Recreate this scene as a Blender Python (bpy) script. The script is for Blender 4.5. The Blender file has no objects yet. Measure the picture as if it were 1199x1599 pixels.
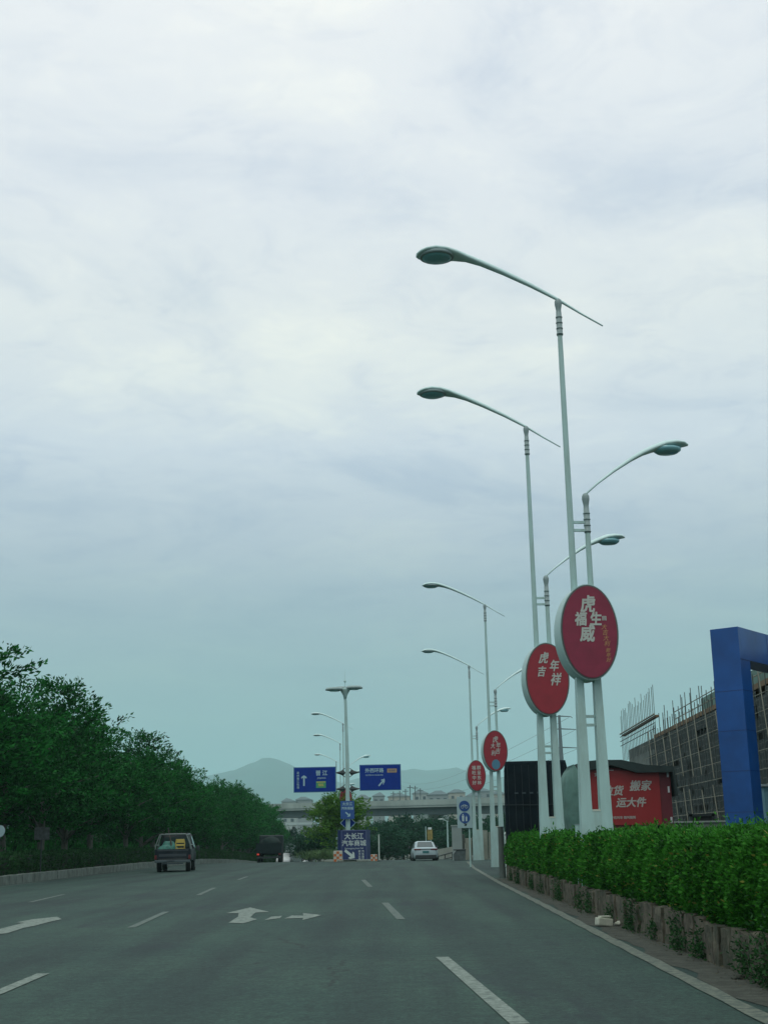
import bpy, bmesh, math, random
import numpy as np
from mathutils import Vector, Matrix

# ---------------------------------------------------------------- camera
F, P, R, H = 2020.0, math.radians(14.18), 0.02, 1.55      # focal (px of a 1199x1599 photo), pitch, roll, eye height
sc = bpy.context.scene
cam_data = bpy.data.cameras.new("camera")
cam = bpy.data.objects.new("camera", cam_data)
sc.collection.objects.link(cam)
sc.camera = cam
cam_data.sensor_fit = 'VERTICAL'
cam_data.sensor_height = 24.0
cam_data.lens = 24.0 * F / 1599.0
cam_data.clip_start = 0.1
cam_data.clip_end = 12000
cam.matrix_world = (Matrix.Translation((0, 0, H)) @ Matrix.Rotation(math.pi / 2 + P, 4, 'X') @ Matrix.Rotation(-R, 4, 'Z'))

# ---------------------------------------------------------------- view, world, sun
sc.view_settings.view_transform = 'Standard'
sc.view_settings.look = 'None'
sc.view_settings.gamma = 1
sc.view_settings.exposure = 0.0
sc.view_settings.use_curve_mapping = False
sc.render.engine = 'CYCLES'
sc.cycles.use_denoising = True
sc.cycles.max_bounces = 6
sc.cycles.transparent_max_bounces = 16
sc.cycles.volume_bounces = 2

SUN_EL, SUN_AZ = 62.0, 200.0          # high, a little behind the camera; azimuth clockwise from +Y
world = bpy.data.worlds.new("World")
sc.world = world
world.use_nodes = True
nt = world.node_tree
for n in list(nt.nodes):
    nt.nodes.remove(n)


def nn(tree, kind, **kw):
    n = tree.nodes.new(kind)
    for k, v in kw.items():
        setattr(n, k, v)
    return n


def s2l(c):
    out = []
    for v in c:
        v = v / 255.0
        out.append(v / 12.92 if v <= 0.04045 else ((v + 0.055) / 1.055) ** 2.4)
    return tuple(out) + (1.0,)


def ramp(tree, stops, interp='LINEAR'):
    r = nn(tree, 'ShaderNodeValToRGB')
    cr = r.color_ramp
    cr.interpolation = interp
    while len(cr.elements) > 1:
        cr.elements.remove(cr.elements[-1])
    cr.elements[0].position = stops[0][0]
    cr.elements[0].color = stops[0][1]
    for p, c in stops[1:]:
        e = cr.elements.new(p)
        e.color = c
    return r


def mixrgb(tree, mode='MIX', fac=0.5):
    m = nn(tree, 'ShaderNodeMix', data_type='RGBA', blend_type=mode)
    m.inputs[0].default_value = fac
    return m


L = nt.links.new
tc = nn(nt, 'ShaderNodeTexCoord')
sep = nn(nt, 'ShaderNodeSeparateXYZ')
L(tc.outputs['Generated'], sep.inputs[0])
# the overcast: colour by elevation (sin of the elevation angle)
grad = ramp(nt, [
    (0.00, s2l((112, 150, 152))), (0.05, s2l((122, 154, 157))), (0.124, s2l((136, 158, 165))),
    (0.172, s2l((146, 162, 173))), (0.22, s2l((165, 176, 187))), (0.292, s2l((190, 198, 206))),
    (0.385, s2l((207, 211, 211))), (0.47, s2l((205, 209, 213))), (0.585, s2l((215, 217, 218))), (1.0, s2l((206, 215, 215)))])
L(sep.outputs['Z'], grad.inputs[0])
# cloud sheet: the direction carried up to a plane, so cells flatten towards the horizon
mz = nn(nt, 'ShaderNodeMath', operation='MAXIMUM'); mz.inputs[1].default_value = 0.02
L(sep.outputs['Z'], mz.inputs[0])
az = nn(nt, 'ShaderNodeMath', operation='ADD'); az.inputs[1].default_value = 0.12
L(mz.outputs[0], az.inputs[0])
dv = nn(nt, 'ShaderNodeVectorMath', operation='DIVIDE')
cmb = nn(nt, 'ShaderNodeCombineXYZ')
for i in range(3):
    L(az.outputs[0], cmb.inputs[i])
L(tc.outputs['Generated'], dv.inputs[0]); L(cmb.outputs[0], dv.inputs[1])


def sky_noise(scale, detail, rough, loc, dist=0.0):
    mp = nn(nt, 'ShaderNodeMapping'); mp.inputs['Location'].default_value = loc
    mp.inputs['Scale'].default_value = (1.0, 1.0, 0.0)
    L(dv.outputs[0], mp.inputs[0])
    n = nn(nt, 'ShaderNodeTexNoise')
    n.inputs['Scale'].default_value = scale; n.inputs['Detail'].default_value = detail
    n.inputs['Roughness'].default_value = rough; n.inputs['Distortion'].default_value = dist
    L(mp.outputs[0], n.inputs['Vector'])
    return n


n1 = sky_noise(1.9, 8, 0.58, (3.1, 7.7, 0), 0.5)
n2 = sky_noise(7.5, 8, 0.62, (9.4, 2.2, 0), 0.8)
c1 = ramp(nt, [(0.30, (0.80, 0.84, 0.91, 1)), (0.5, (0.98, 0.985, 0.995, 1)), (0.66, (1.10, 1.085, 1.03, 1))], 'EASE')
c2 = ramp(nt, [(0.28, (0.91, 0.925, 0.96, 1)), (0.52, (1.0, 1.0, 1.0, 1)), (0.75, (1.06, 1.05, 1.02, 1))], 'EASE')
L(n1.outputs['Fac'], c1.inputs[0]); L(n2.outputs['Fac'], c2.inputs[0])
m1 = mixrgb(nt, 'MULTIPLY', 1.0); m2 = mixrgb(nt, 'MULTIPLY', 1.0)
fade = nn(nt, 'ShaderNodeMapRange')
fade.inputs['From Min'].default_value = 0.03; fade.inputs['From Max'].default_value = 0.28
fade.inputs['To Min'].default_value = 0.15; fade.inputs['To Max'].default_value = 1.0
L(sep.outputs['Z'], fade.inputs['Value'])
L(fade.outputs[0], m1.inputs[0]); L(fade.outputs[0], m2.inputs[0])
L(grad.outputs[0], m1.inputs[6]); L(c1.outputs[0], m1.inputs[7])
L(m1.outputs[2], m2.inputs[6]); L(c2.outputs[0], m2.inputs[7])
bg1 = nn(nt, 'ShaderNodeBackground'); bg1.inputs['Strength'].default_value = 1.38
L(m2.outputs[2], bg1.inputs['Color'])
sky = nn(nt, 'ShaderNodeTexSky', sky_type='NISHITA')
sky.sun_disc = False
sky.sun_elevation = math.radians(SUN_EL)
sky.sun_rotation = math.radians(SUN_AZ)
sky.air_density = 2.0; sky.dust_density = 4.0
bg2 = nn(nt, 'ShaderNodeBackground'); bg2.inputs['Strength'].default_value = 0.004   # what little blue sky filters through the cloud
L(sky.outputs[0], bg2.inputs['Color'])
ad = nn(nt, 'ShaderNodeAddShader')
L(bg1.outputs[0], ad.inputs[0]); L(bg2.outputs[0], ad.inputs[1])
wo = nn(nt, 'ShaderNodeOutputWorld')
L(ad.outputs[0], wo.inputs['Surface'])

sun_d = bpy.data.lights.new("sun", 'SUN')
sun_d.energy = 0.7
sun_d.angle = math.radians(18)
sun_d.color = (1.0, 0.97, 0.88)
sun = bpy.data.objects.new("sun", sun_d)
sc.collection.objects.link(sun)
_a, _e = math.radians(SUN_AZ), math.radians(SUN_EL)
sdir = Vector((math.sin(_a) * math.cos(_e), math.cos(_a) * math.cos(_e), math.sin(_e)))
sun.rotation_euler = sdir.to_track_quat('Z', 'Y').to_euler()
sun.location = (0, -20, 60)

# ---------------------------------------------------------------- surveying: bearings of the photograph to metres
def ray(px, py):
    x = (px - 599.5) / F; y = -(py - 799.5) / F
    c, s = math.cos(R), math.sin(R)
    x, y = x * c + y * s, -x * s + y * c
    return (x, math.cos(P) - y * math.sin(P), math.sin(P) + y * math.cos(P))


def G(px, py, z=0.0):
    r = ray(px, py); t = (z - H) / r[2]
    return (r[0] * t, r[1] * t)


def at(px, py, Y):
    r = ray(px, py); t = Y / r[1]
    return Vector((r[0] * t, Y, H + r[2] * t))


# ground profile: level, then over a crest and down
CY0, CR, CMAX = 82.0, 2500.0, 70.0


def gz(y):
    u = y - CY0
    if u <= 0:
        return 0.0
    if u <= CMAX:
        return -u * u / (2 * CR)
    z0 = -CMAX * CMAX / (2 * CR)
    return z0 - (CMAX / CR) * (min(y, 350.0) - CY0 - CMAX)


# ---------------------------------------------------------------- materials
MATS = {}


def principled(name):
    m = bpy.data.materials.new(name); m.use_nodes = True
    t = m.node_tree
    b = t.nodes['Principled BSDF']
    return m, t, b


def mat(name, col, rough=0.6, metal=0.0, var=0.0, scale=3.0, dirt=None, dirt_amt=0.0, bump=0.0, bscale=40.0, spec=0.5,
        stretch=(1, 1, 1), emit=None, coords='Object'):
    if name in MATS:
        return MATS[name]
    m, t, b = principled(name)
    lk = t.links.new
    b.inputs['Roughness'].default_value = rough
    b.inputs['Metallic'].default_value = metal
    b.inputs['Specular IOR Level'].default_value = spec
    col4 = tuple(col) + (1,) if len(col) == 3 else col
    b.inputs['Base Color'].default_value = col4
    tcn = nn(t, 'ShaderNodeTexCoord')
    mp = nn(t, 'ShaderNodeMapping'); mp.inputs['Scale'].default_value = stretch
    lk(tcn.outputs[coords], mp.inputs[0])
    last = None
    if var > 0:
        no = nn(t, 'ShaderNodeTexNoise'); no.inputs['Scale'].default_value = scale; no.inputs['Detail'].default_value = 6
        no.inputs['Roughness'].default_value = 0.6
        lk(mp.outputs[0], no.inputs['Vector'])
        lo = tuple(c * (1 - var) for c in col4[:3]) + (1,); hi = tuple(min(1, c * (1 + var)) for c in col4[:3]) + (1,)
        rp = ramp(t, [(0.3, lo), (0.7, hi)])
        lk(no.outputs['Fac'], rp.inputs[0]); last = rp.outputs[0]
    if dirt is not None:
        no = nn(t, 'ShaderNodeTexNoise'); no.inputs['Scale'].default_value = scale * 0.6; no.inputs['Detail'].default_value = 8
        no.inputs['Roughness'].default_value = 0.7
        lk(mp.outputs[0], no.inputs['Vector'])
        fr = ramp(t, [(0.45, (0, 0, 0, 1)), (0.7, (dirt_amt,) * 3 + (1,))])
        lk(no.outputs['Fac'], fr.inputs[0])
        mx = mixrgb(t)
        lk(fr.outputs[0], mx.inputs[0])
        if last is not None:
            lk(last, mx.inputs[6])
        else:
            mx.inputs[6].default_value = col4
        mx.inputs[7].default_value = tuple(dirt) + (1,)
        last = mx.outputs[2]
    if last is not None:
        lk(last, b.inputs['Base Color'])
    if bump > 0:
        nb = nn(t, 'ShaderNodeTexNoise'); nb.inputs['Scale'].default_value = bscale; nb.inputs['Detail'].default_value = 5
        lk(mp.outputs[0], nb.inputs['Vector'])
        bp = nn(t, 'ShaderNodeBump'); bp.inputs['Strength'].default_value = bump; bp.inputs['Distance'].default_value = 0.03
        lk(nb.outputs['Fac'], bp.inputs['Height']); lk(bp.outputs[0], b.inputs['Normal'])
    if emit:
        b.inputs['Emission Color'].default_value = tuple(emit[:3]) + (1,)
        b.inputs['Emission Strength'].default_value = emit[3]
    MATS[name] = m
    return m


def foliage(name, dark, light, trans=0.25, nscale=0.9):
    m, t, b = principled(name)
    lk = t.links.new
    geo = nn(t, 'ShaderNodeNewGeometry')
    tcn = nn(t, 'ShaderNodeTexCoord')
    no = nn(t, 'ShaderNodeTexNoise'); no.inputs['Scale'].default_value = nscale; no.inputs['Detail'].default_value = 4
    lk(tcn.outputs['Object'], no.inputs['Vector'])
    mx = nn(t, 'ShaderNodeMath', operation='MULTIPLY_ADD')
    mx.inputs[1].default_value = 0.55; mx.inputs[2].default_value = -0.08
    lk(geo.outputs['Random Per Island'], mx.inputs[0])
    ad_ = nn(t, 'ShaderNodeMath', operation='MULTIPLY_ADD'); ad_.inputs[1].default_value = 0.9
    lk(no.outputs['Fac'], ad_.inputs[0]); lk(mx.outputs[0], ad_.inputs[2])
    rp = ramp(t, [(0.2, tuple(dark) + (1,)), (0.85, tuple(light) + (1,))])
    lk(ad_.outputs[0], rp.inputs[0])
    lk(rp.outputs[0], b.inputs['Base Color'])
    b.inputs['Roughness'].default_value = 0.55
    b.inputs['Specular IOR Level'].default_value = 0.08
    tr = nn(t, 'ShaderNodeBsdfTranslucent'); lk(rp.outputs[0], tr.inputs['Color'])
    ms = nn(t, 'ShaderNodeMixShader'); ms.inputs[0].default_value = trans
    out = t.nodes['Material Output']
    lk(b.outputs[0], ms.inputs[1]); lk(tr.outputs[0], ms.inputs[2]); lk(ms.outputs[0], out.inputs['Surface'])
    MATS[name] = m
    return m


def asphalt_material():
    m, t, b = principled('asphalt')
    lk = t.links.new
    tcn = nn(t, 'ShaderNodeTexCoord')
    mp = nn(t, 'ShaderNodeMapping'); mp.inputs['Rotation'].default_value = (0, 0, -0.045)
    mp.inputs['Scale'].default_value = (1.0, 0.05, 1.0)
    lk(tcn.outputs['Object'], mp.inputs[0])
    st = nn(t, 'ShaderNodeTexNoise'); st.inputs['Scale'].default_value = 1.1; st.inputs['Detail'].default_value = 5
    lk(mp.outputs[0], st.inputs['Vector'])
    pa = nn(t, 'ShaderNodeTexNoise'); pa.inputs['Scale'].default_value = 0.22; pa.inputs['Detail'].default_value = 7
    pa.inputs['Roughness'].default_value = 0.62
    lk(tcn.outputs['Object'], pa.inputs['Vector'])
    ag = nn(t, 'ShaderNodeTexVoronoi'); ag.inputs['Scale'].default_value = 55
    lk(tcn.outputs['Object'], ag.inputs['Vector'])
    ag2 = nn(t, 'ShaderNodeTexNoise'); ag2.inputs['Scale'].default_value = 17; ag2.inputs['Detail'].default_value = 5
    ag2.inputs['Roughness'].default_value = 0.8
    lk(tcn.outputs['Object'], ag2.inputs['Vector'])
    base = ramp(t, [(0.38, (0.015, 0.045, 0.039, 1)), (0.7, (0.028, 0.068, 0.053, 1))])
    lk(pa.outputs['Fac'], base.inputs[0])
    s = ramp(t, [(0.36, (0.62, 0.66, 0.72, 1)), (0.60, (1.14, 1.13, 1.08, 1))])
    lk(st.outputs['Fac'], s.inputs[0])
    g = ramp(t, [(0.1, (1.45, 1.42, 1.38, 1)), (0.45, (0.85, 0.85, 0.86, 1))])
    lk(ag.outputs['Distance'], g.inputs[0])
    g2 = ramp(t, [(0.36, (0.50, 0.51, 0.55, 1)), (0.64, (1.50, 1.48, 1.42, 1))])
    lk(ag2.outputs['Fac'], g2.inputs[0])
    cur = base.outputs[0]
    ag3 = nn(t, 'ShaderNodeTexNoise'); ag3.inputs['Scale'].default_value = 4.5; ag3.inputs['Detail'].default_value = 10
    ag3.inputs['Roughness'].default_value = 0.78
    lk(tcn.outputs['Object'], ag3.inputs['Vector'])
    g3 = ramp(t, [(0.38, (0.68, 0.71, 0.75, 1)), (0.62, (1.30, 1.28, 1.24, 1))])
    lk(ag3.outputs['Fac'], g3.inputs[0])
    for q in (s, g, g2, g3):
        mm = mixrgb(t, 'MULTIPLY', 1.0)
        lk(cur, mm.inputs[6]); lk(q.outputs[0], mm.inputs[7]); cur = mm.outputs[2]
    # oil and tyre stains with outlines of their own
    oi = nn(t, 'ShaderNodeTexNoise'); oi.inputs['Scale'].default_value = 0.55; oi.inputs['Detail'].default_value = 9
    oi.inputs['Roughness'].default_value = 0.7; oi.inputs['Distortion'].default_value = 0.6
    mp2 = nn(t, 'ShaderNodeMapping'); mp2.inputs['Location'].default_value = (5, 3, 0); mp2.inputs['Scale'].default_value = (1, 0.35, 1)
    lk(tcn.outputs['Object'], mp2.inputs[0]); lk(mp2.outputs[0], oi.inputs['Vector'])
    of = ramp(t, [(0.56, (0, 0, 0, 1)), (0.66, (0.6, 0.6, 0.6, 1))])
    lk(oi.outputs['Fac'], of.inputs[0])
    mo = mixrgb(t); lk(of.outputs[0], mo.inputs[0]); lk(cur, mo.inputs[6]); mo.inputs[7].default_value = (0.011, 0.020, 0.028, 1)
    # fine wandering cracks, broken up by a mask
    wz = nn(t, 'ShaderNodeTexNoise'); wz.inputs['Scale'].default_value = 1.6; wz.inputs['Detail'].default_value = 4
    lk(tcn.outputs['Object'], wz.inputs['Vector'])
    wm_ = nn(t, 'ShaderNodeVectorMath', operation='MULTIPLY_ADD'); wm_.inputs[1].default_value = (.7, .7, 0)
    lk(wz.outputs['Color'], wm_.inputs[0]); lk(tcn.outputs['Object'], wm_.inputs[2])
    vc = nn(t, 'ShaderNodeTexVoronoi', feature='DISTANCE_TO_EDGE'); vc.inputs['Scale'].default_value = 0.16
    lk(wm_.outputs[0], vc.inputs['Vector'])
    cf = ramp(t, [(0.0, (0.75, 0.75, 0.75, 1)), (0.007, (0, 0, 0, 1))])
    lk(vc.outputs['Distance'], cf.inputs[0])
    ck = nn(t, 'ShaderNodeMath', operation='MULTIPLY'); ckr = ramp(t, [(0.47, (0, 0, 0, 1)), (0.55, (1, 1, 1, 1))])
    lk(pa.outputs['Fac'], ckr.inputs[0]); lk(cf.outputs[0], ck.inputs[0]); lk(ckr.outputs[0], ck.inputs[1])
    mk = mixrgb(t); lk(ck.outputs[0], mk.inputs[0]); lk(mo.outputs[2], mk.inputs[6]); mk.inputs[7].default_value = (0.006, 0.010, 0.011, 1)
    lk(mk.outputs[2], b.inputs['Base Color'])
    b.inputs['Roughness'].default_value = 0.82
    b.inputs['Specular IOR Level'].default_value = 0.35
    bp = nn(t, 'ShaderNodeBump'); bp.inputs['Strength'].default_value = 0.35; bp.inputs['Distance'].default_value = 0.01
    lk(ag2.outputs['Fac'], bp.inputs['Height']); lk(bp.outputs[0], b.inputs['Normal'])
    MATS['asphalt'] = m
    return m


def marking_material(name, col, wear):
    m, t, b = principled(name)
    lk = t.links.new
    tcn = nn(t, 'ShaderNodeTexCoord')
    no = nn(t, 'ShaderNodeTexNoise'); no.inputs['Scale'].default_value = 9; no.inputs['Detail'].default_value = 9
    no.inputs['Roughness'].default_value = 0.75
    lk(tcn.outputs['Object'], no.inputs['Vector'])
    fr = ramp(t, [(wear - 0.12, (0, 0, 0, 1)), (wear + 0.1, (1, 1, 1, 1))])
    lk(no.outputs['Fac'], fr.inputs[0])
    mx = mixrgb(t); lk(fr.outputs[0], mx.inputs[0])
    mx.inputs[6].default_value = (0.028, 0.056, 0.048, 1); mx.inputs[7].default_value = tuple(col) + (1,)
    lk(mx.outputs[2], b.inputs['Base Color'])
    b.inputs['Roughness'].default_value = 0.75
    MATS[name] = m
    return m


# ---------------------------------------------------------------- mesh helpers
COL = sc.collection


def mesh_np(name, v, f, m, parent=None, smooth=False):
    me = bpy.data.meshes.new(name)
    v = np.asarray(v, dtype=np.float32); f = np.asarray(f, dtype=np.int32)
    k = f.shape[1]
    me.vertices.add(len(v)); me.vertices.foreach_set('co', v.ravel())
    me.loops.add(f.size); me.loops.foreach_set('vertex_index', f.ravel())
    me.polygons.add(len(f))
    me.polygons.foreach_set('loop_start', np.arange(0, f.size, k, dtype=np.int32))
    me.polygons.foreach_set('loop_total', np.full(len(f), k, dtype=np.int32))
    me.update(calc_edges=True)
    if smooth:
        me.shade_smooth()
    me.materials.append(m)
    o = bpy.data.objects.new(name, me)
    COL.objects.link(o)
    if parent:
        o.parent = parent
    return o


class MB:
    def __init__(s):
        s.v = []; s.f = []; s.sm = []; s.marks = []

    def mark(s):                      # a new separate piece starts here
        s.marks.append((len(s.v), len(s.f)))

    def add(s, vs, fs, smooth=False):
        k = len(s.v)
        s.v += [tuple(a) for a in vs]
        s.f += [tuple(i + k for i in a) for a in fs]
        s.sm += [smooth] * len(fs)
        return s

    def box(s, c, size, rot=None, bevel=0.0):
        bm = bmesh.new()
        bmesh.ops.create_cube(bm, size=1.0)
        for v in bm.verts:
            v.co = Vector((v.co.x * size[0], v.co.y * size[1], v.co.z * size[2]))
        if bevel > 0:
            bmesh.ops.bevel(bm, geom=list(bm.edges), offset=bevel, segments=2, affect='EDGES', profile=0.6)
        if rot is not None:
            mt = rot if isinstance(rot, Matrix) else Matrix.Rotation(rot, 3, 'Z')
            for v in bm.verts:
                v.co = mt @ v.co
        bm.verts.ensure_lookup_table()
        vs = [v.co + Vector(c) for v in bm.verts]
        for i, v in enumerate(bm.verts):
            v.index = i
        fs = [[v.index for v in f.verts] for f in bm.faces]
        bm.free()
        return s.add(vs, fs)

    def b2(s, a, b, bevel=0.0):       # box from two corners
        return s.box([(a[i] + b[i]) / 2 for i in range(3)], [abs(b[i] - a[i]) for i in range(3)], None, bevel)

    def tube(s, pts, rad, n=10, caps=True, sy=1.0):
        pts = [Vector(p) for p in pts]
        if not hasattr(rad, '__len__'):
            rad = [rad] * len(pts)
        rings = []
        prev = None
        for i, p in enumerate(pts):
            d = (pts[min(i + 1, len(pts) - 1)] - pts[max(i - 1, 0)]).normalized()
            if prev is None:
                a = Vector((0, 1, 0)) if abs(d.y) < 0.9 else Vector((1, 0, 0))
            else:
                a = prev
            a = (a - d * a.dot(d)).normalized(); b = d.cross(a); prev = a
            r = rad[i]
            ra, rb = (r if not hasattr(r, '__len__') else r[0]), (r if not hasattr(r, '__len__') else r[1])
            rings.append([p + a * (ra * math.cos(2 * math.pi * k / n)) + b * (rb * math.sin(2 * math.pi * k / n)) for k in range(n)])
        vs = [v for r in rings for v in r]
        fs = []
        for i in range(len(pts) - 1):
            for k in range(n):
                fs.append((i * n + k, i * n + (k + 1) % n, (i + 1) * n + (k + 1) % n, (i + 1) * n + k))
        s.add(vs, fs, True)
        if caps:
            k0 = len(s.v)
            s.v += [tuple(v) for v in rings[0]] + [tuple(v) for v in rings[-1]]
            s.f += [tuple(range(k0 + n - 1, k0 - 1, -1)), tuple(range(k0 + n, k0 + 2 * n))]
            s.sm += [False, False]
        return s

    def prism(s, poly, a, b, axis='y'):   # poly (u,v); extruded along axis from a to b
        n = len(poly)
        s.mark()

        def mk(u, v, w):
            return {'y': (u, w, v), 'x': (w, u, v), 'z': (u, v, w)}[axis]
        vs = [mk(u, v, a) for u, v in poly] + [mk(u, v, b) for u, v in poly]
        fs = [tuple(range(n)), tuple(range(2 * n - 1, n - 1, -1))] + [(i, (i + 1) % n, n + (i + 1) % n, n + i) for i in range(n)]
        return s.add(vs, fs)

    def lathe(s, prof, c=(0, 0, 0), n=24, sx=1.0, sy=1.0):
        vs = []
        for r, z in prof:
            for k in range(n):
                a = 2 * math.pi * k / n
                vs.append((c[0] + r * sx * math.cos(a), c[1] + r * sy * math.sin(a), c[2] + z))
        fs = []
        for i in range(len(prof) - 1):
            for k in range(n):
                fs.append((i * n + k, i * n + (k + 1) % n, (i + 1) * n + (k + 1) % n, (i + 1) * n + k))
        fs.append(tuple(range(n - 1, -1, -1))); fs.append(tuple(range((len(prof) - 1) * n, len(prof) * n)))
        return s.add(vs, fs, True)

    def loft(s, rings, smooth=True, caps=True):
        n = len(rings[0])
        vs = [v for r in rings for v in r]
        fs = [(i * n + k, i * n + (k + 1) % n, (i + 1) * n + (k + 1) % n, (i + 1) * n + k) for i in range(len(rings) - 1) for k in range(n)]
        if caps:
            fs += [tuple(range(n - 1, -1, -1)), tuple(range((len(rings) - 1) * n, len(rings) * n))]
        return s.add(vs, fs, smooth)

    def build(s, name, m, parent=None, loc=None):
        if name in ('lettering', 'badge_lettering') and len(s.marks) > 1:      # each line of writing is a piece of its own
            ends = s.marks[1:] + [(len(s.v), len(s.f))]
            for (v0, f0), (v1, f1) in zip(s.marks, ends):
                q = MB(); q.v = s.v[v0:v1]; q.f = [tuple(i - v0 for i in f) for f in s.f[f0:f1]]; q.sm = s.sm[f0:f1]
                o = q.build(name, m, parent, loc)
            return o
        me = bpy.data.meshes.new(name)
        me.from_pydata(s.v, [], s.f)
        me.polygons.foreach_set('use_smooth', s.sm)
        bm = bmesh.new(); bm.from_mesh(me)
        bmesh.ops.recalc_face_normals(bm, faces=bm.faces)
        bm.to_mesh(me); bm.free()
        me.materials.append(m)
        o = bpy.data.objects.new(name, me)
        COL.objects.link(o)
        if parent:
            o.parent = parent
        if loc:
            o.location = loc
        return o


def tag(o, label=None, cat=None, group=None, kind=None):
    if label: o['label'] = label
    if cat: o['category'] = cat
    if group: o['group'] = group
    if kind: o['kind'] = kind
    return o


def thing(name, label, cat, loc=(0, 0, 0), rz=0.0, group=None):
    o = bpy.data.objects.new(name, None)
    COL.objects.link(o)
    o.empty_display_size = 0.3
    o.location = loc; o.rotation_euler = (0, 0, rz)
    return tag(o, label, cat, group)


KIDS = {}


def copy_tree(o, parent=None):
    c = o.copy(); COL.objects.link(c); c.parent = parent
    for ch in [x for x in list(sc.objects) if x.parent is o]:
        copy_tree(ch, c)
    return c


def flat_text(txt, size, shear=0.0, bold=0.0, sx=1.0, align='CENTER'):
    cu = bpy.data.curves.new('lettering', 'FONT')
    cu.body = txt; cu.size = size; cu.align_x = align; cu.align_y = 'CENTER'
    cu.shear = shear; cu.resolution_u = 3
    ob = bpy.data.objects.new('lettering', cu)
    COL.objects.link(ob)
    dg = bpy.context.evaluated_depsgraph_get()
    me = ob.evaluated_get(dg).to_mesh()
    vs = [(v.co.x * sx, v.co.y) for v in me.vertices]
    fs = [tuple(p.vertices) for p in me.polygons]
    ob.evaluated_get(dg).to_mesh_clear()
    bpy.data.objects.remove(ob); bpy.data.curves.remove(cu)
    return vs, fs


def put_text(mb, txt, size, x, z, y, **kw):      # on a face turned towards -Y; bold = strokes laid again, a little shifted
    vs, fs = flat_text(txt, size, **kw)
    mb.mark()
    o = kw.get('bold', 0) * .7
    for i, (dx, dz) in enumerate(((0, 0), (o, o), (-o, o), (o, -o), (-o, -o)) if o else ((0, 0),)):
        mb.add([(x + a + dx, y - .0006 * i, z + b + dz) for a, b in vs], fs)
    return mb


def letters(items, m, parent):
    for (txt, size, x, z, y, kw) in items:
        mb = MB(); put_text(mb, txt, size, x, z, y, **kw)
        mb.build('lettering', m, parent)


def sheet(name, outline, y_off, m, parent=None):
    """flat polygon on the ground, laid y_off above the road surface"""
    mb = MB()
    n = len(outline)
    mb.add([(x, y, gz(y) + y_off) for x, y in outline], [tuple(range(n))])
    return mb.build(name, m, parent)

# ================================================================ THE SETTING
rng = np.random.default_rng(7)
random.seed(7)
M_asph = asphalt_material()
M_earth = mat('earth', (0.075, 0.085, 0.06), 0.95, var=0.35, scale=0.6, dirt=(0.03, 0.05, 0.025), dirt_amt=0.8, bump=0.5, bscale=8)
M_dirt = mat('roadside_dirt', (0.052, 0.060, 0.047), 0.95, var=0.45, scale=5, dirt=(0.028, 0.034, 0.026), dirt_amt=0.9, bump=0.8, bscale=25)
M_mark = marking_material('road_paint', (0.20, 0.25, 0.215), 0.47)
M_mark_worn = marking_material('worn_road_paint', (0.115, 0.155, 0.132), 0.50)
M_white = mat('pale_lamp_paint', (0.36, 0.54, 0.52), 0.45, var=0.10, scale=2.0, dirt=(0.22, 0.28, 0.23), dirt_amt=0.55, stretch=(3, 3, 0.6))
M_glassdark = mat('lamp_lens', (0.20, 0.46, 0.50), 0.25, spec=0.8)
M_dark = mat('dark_metal', (0.02, 0.03, 0.032), 0.5)
M_black = mat('black_rubber', (0.012, 0.016, 0.017), 0.85)


def strip(name, xs_fn, y0, y1, dz, m, step=4.0, kind='structure', parent=None):
    ys = [y0]
    while ys[-1] < y1:
        ys.append(min(y1, ys[-1] + (step if ys[-1] < 400 else 200)))
    v = []; f = []
    for y in ys:
        a, b = xs_fn(y)
        v += [(a, y, gz(y) + dz), (b, y, gz(y) + dz)]
    for i in range(len(ys) - 1):
        f.append((2 * i, 2 * i + 1, 2 * i + 3, 2 * i + 2))
    o = mesh_np(name, v, f, m, parent)
    if kind and not parent:
        o['kind'] = kind
    return o


ground = strip('ground', lambda y: (-4800, 4800), -250, 8800, -0.06, M_earth)
LK = -15.9                                    # left kerb line
road = strip('road', lambda y: (LK, 13.0), -20, 330, 0.0, M_asph)


def xk(y):                                    # foot of the right-hand stone kerb
    return 3.68 + 0.0131 * y


def xe(y):                                    # white edge line
    pts = [(-20, 2.9), (11.8, 3.16), (19.7, 3.29), (31.5, 3.50), (46.9, 3.74), (70, 4.30), (92, 5.2)]
    for (a, xa), (b, xb) in zip(pts, pts[1:]):
        if y <= b:
            return xa + (xb - xa) * (y - a) / (b - a)
    return pts[-1][1]


strip('verge_dirt', lambda y: (xe(y) + 0.13 + 0.07 * math.sin(y * 1.7) + 0.05 * math.sin(y * 4.1), xk(y) + 0.4), -12, 51, 0.006, M_dirt, 0.5)
M_edge = marking_material('edge_line_paint', (0.15, 0.175, 0.135), 0.50)
strip('edge_line', lambda y: (xe(y) - 0.10 + .012 * math.sin(y * 3.1), xe(y) + 0.085 + .015 * math.sin(y * 2.3)), -12, 88, 0.010, M_edge, 1.0)
strip('left_edge_line', lambda y: (-15.55, -15.42), 20, 150, 0.008, M_mark_worn, 2.0)


def dash(name, p0, p1, w, m, extra=None):
    a, b = Vector(G(*p0)), Vector(G(*p1))
    d = (b - a).normalized(); n = Vector((d.y, -d.x)) * w / 2
    mb = MB()
    k = max(2, int((b - a).length / 2))
    for i in range(k):
        p = a + (b - a) * (i / k); q = a + (b - a) * ((i + 1) / k)
        mb.add([(t.x, t.y, gz(t.y) + 0.008) for t in (p - n, p + n, q + n, q - n)], [(0, 1, 2, 3)])
    o = mb.build(name, m)
    o['kind'] = 'structure'
    return o


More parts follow.
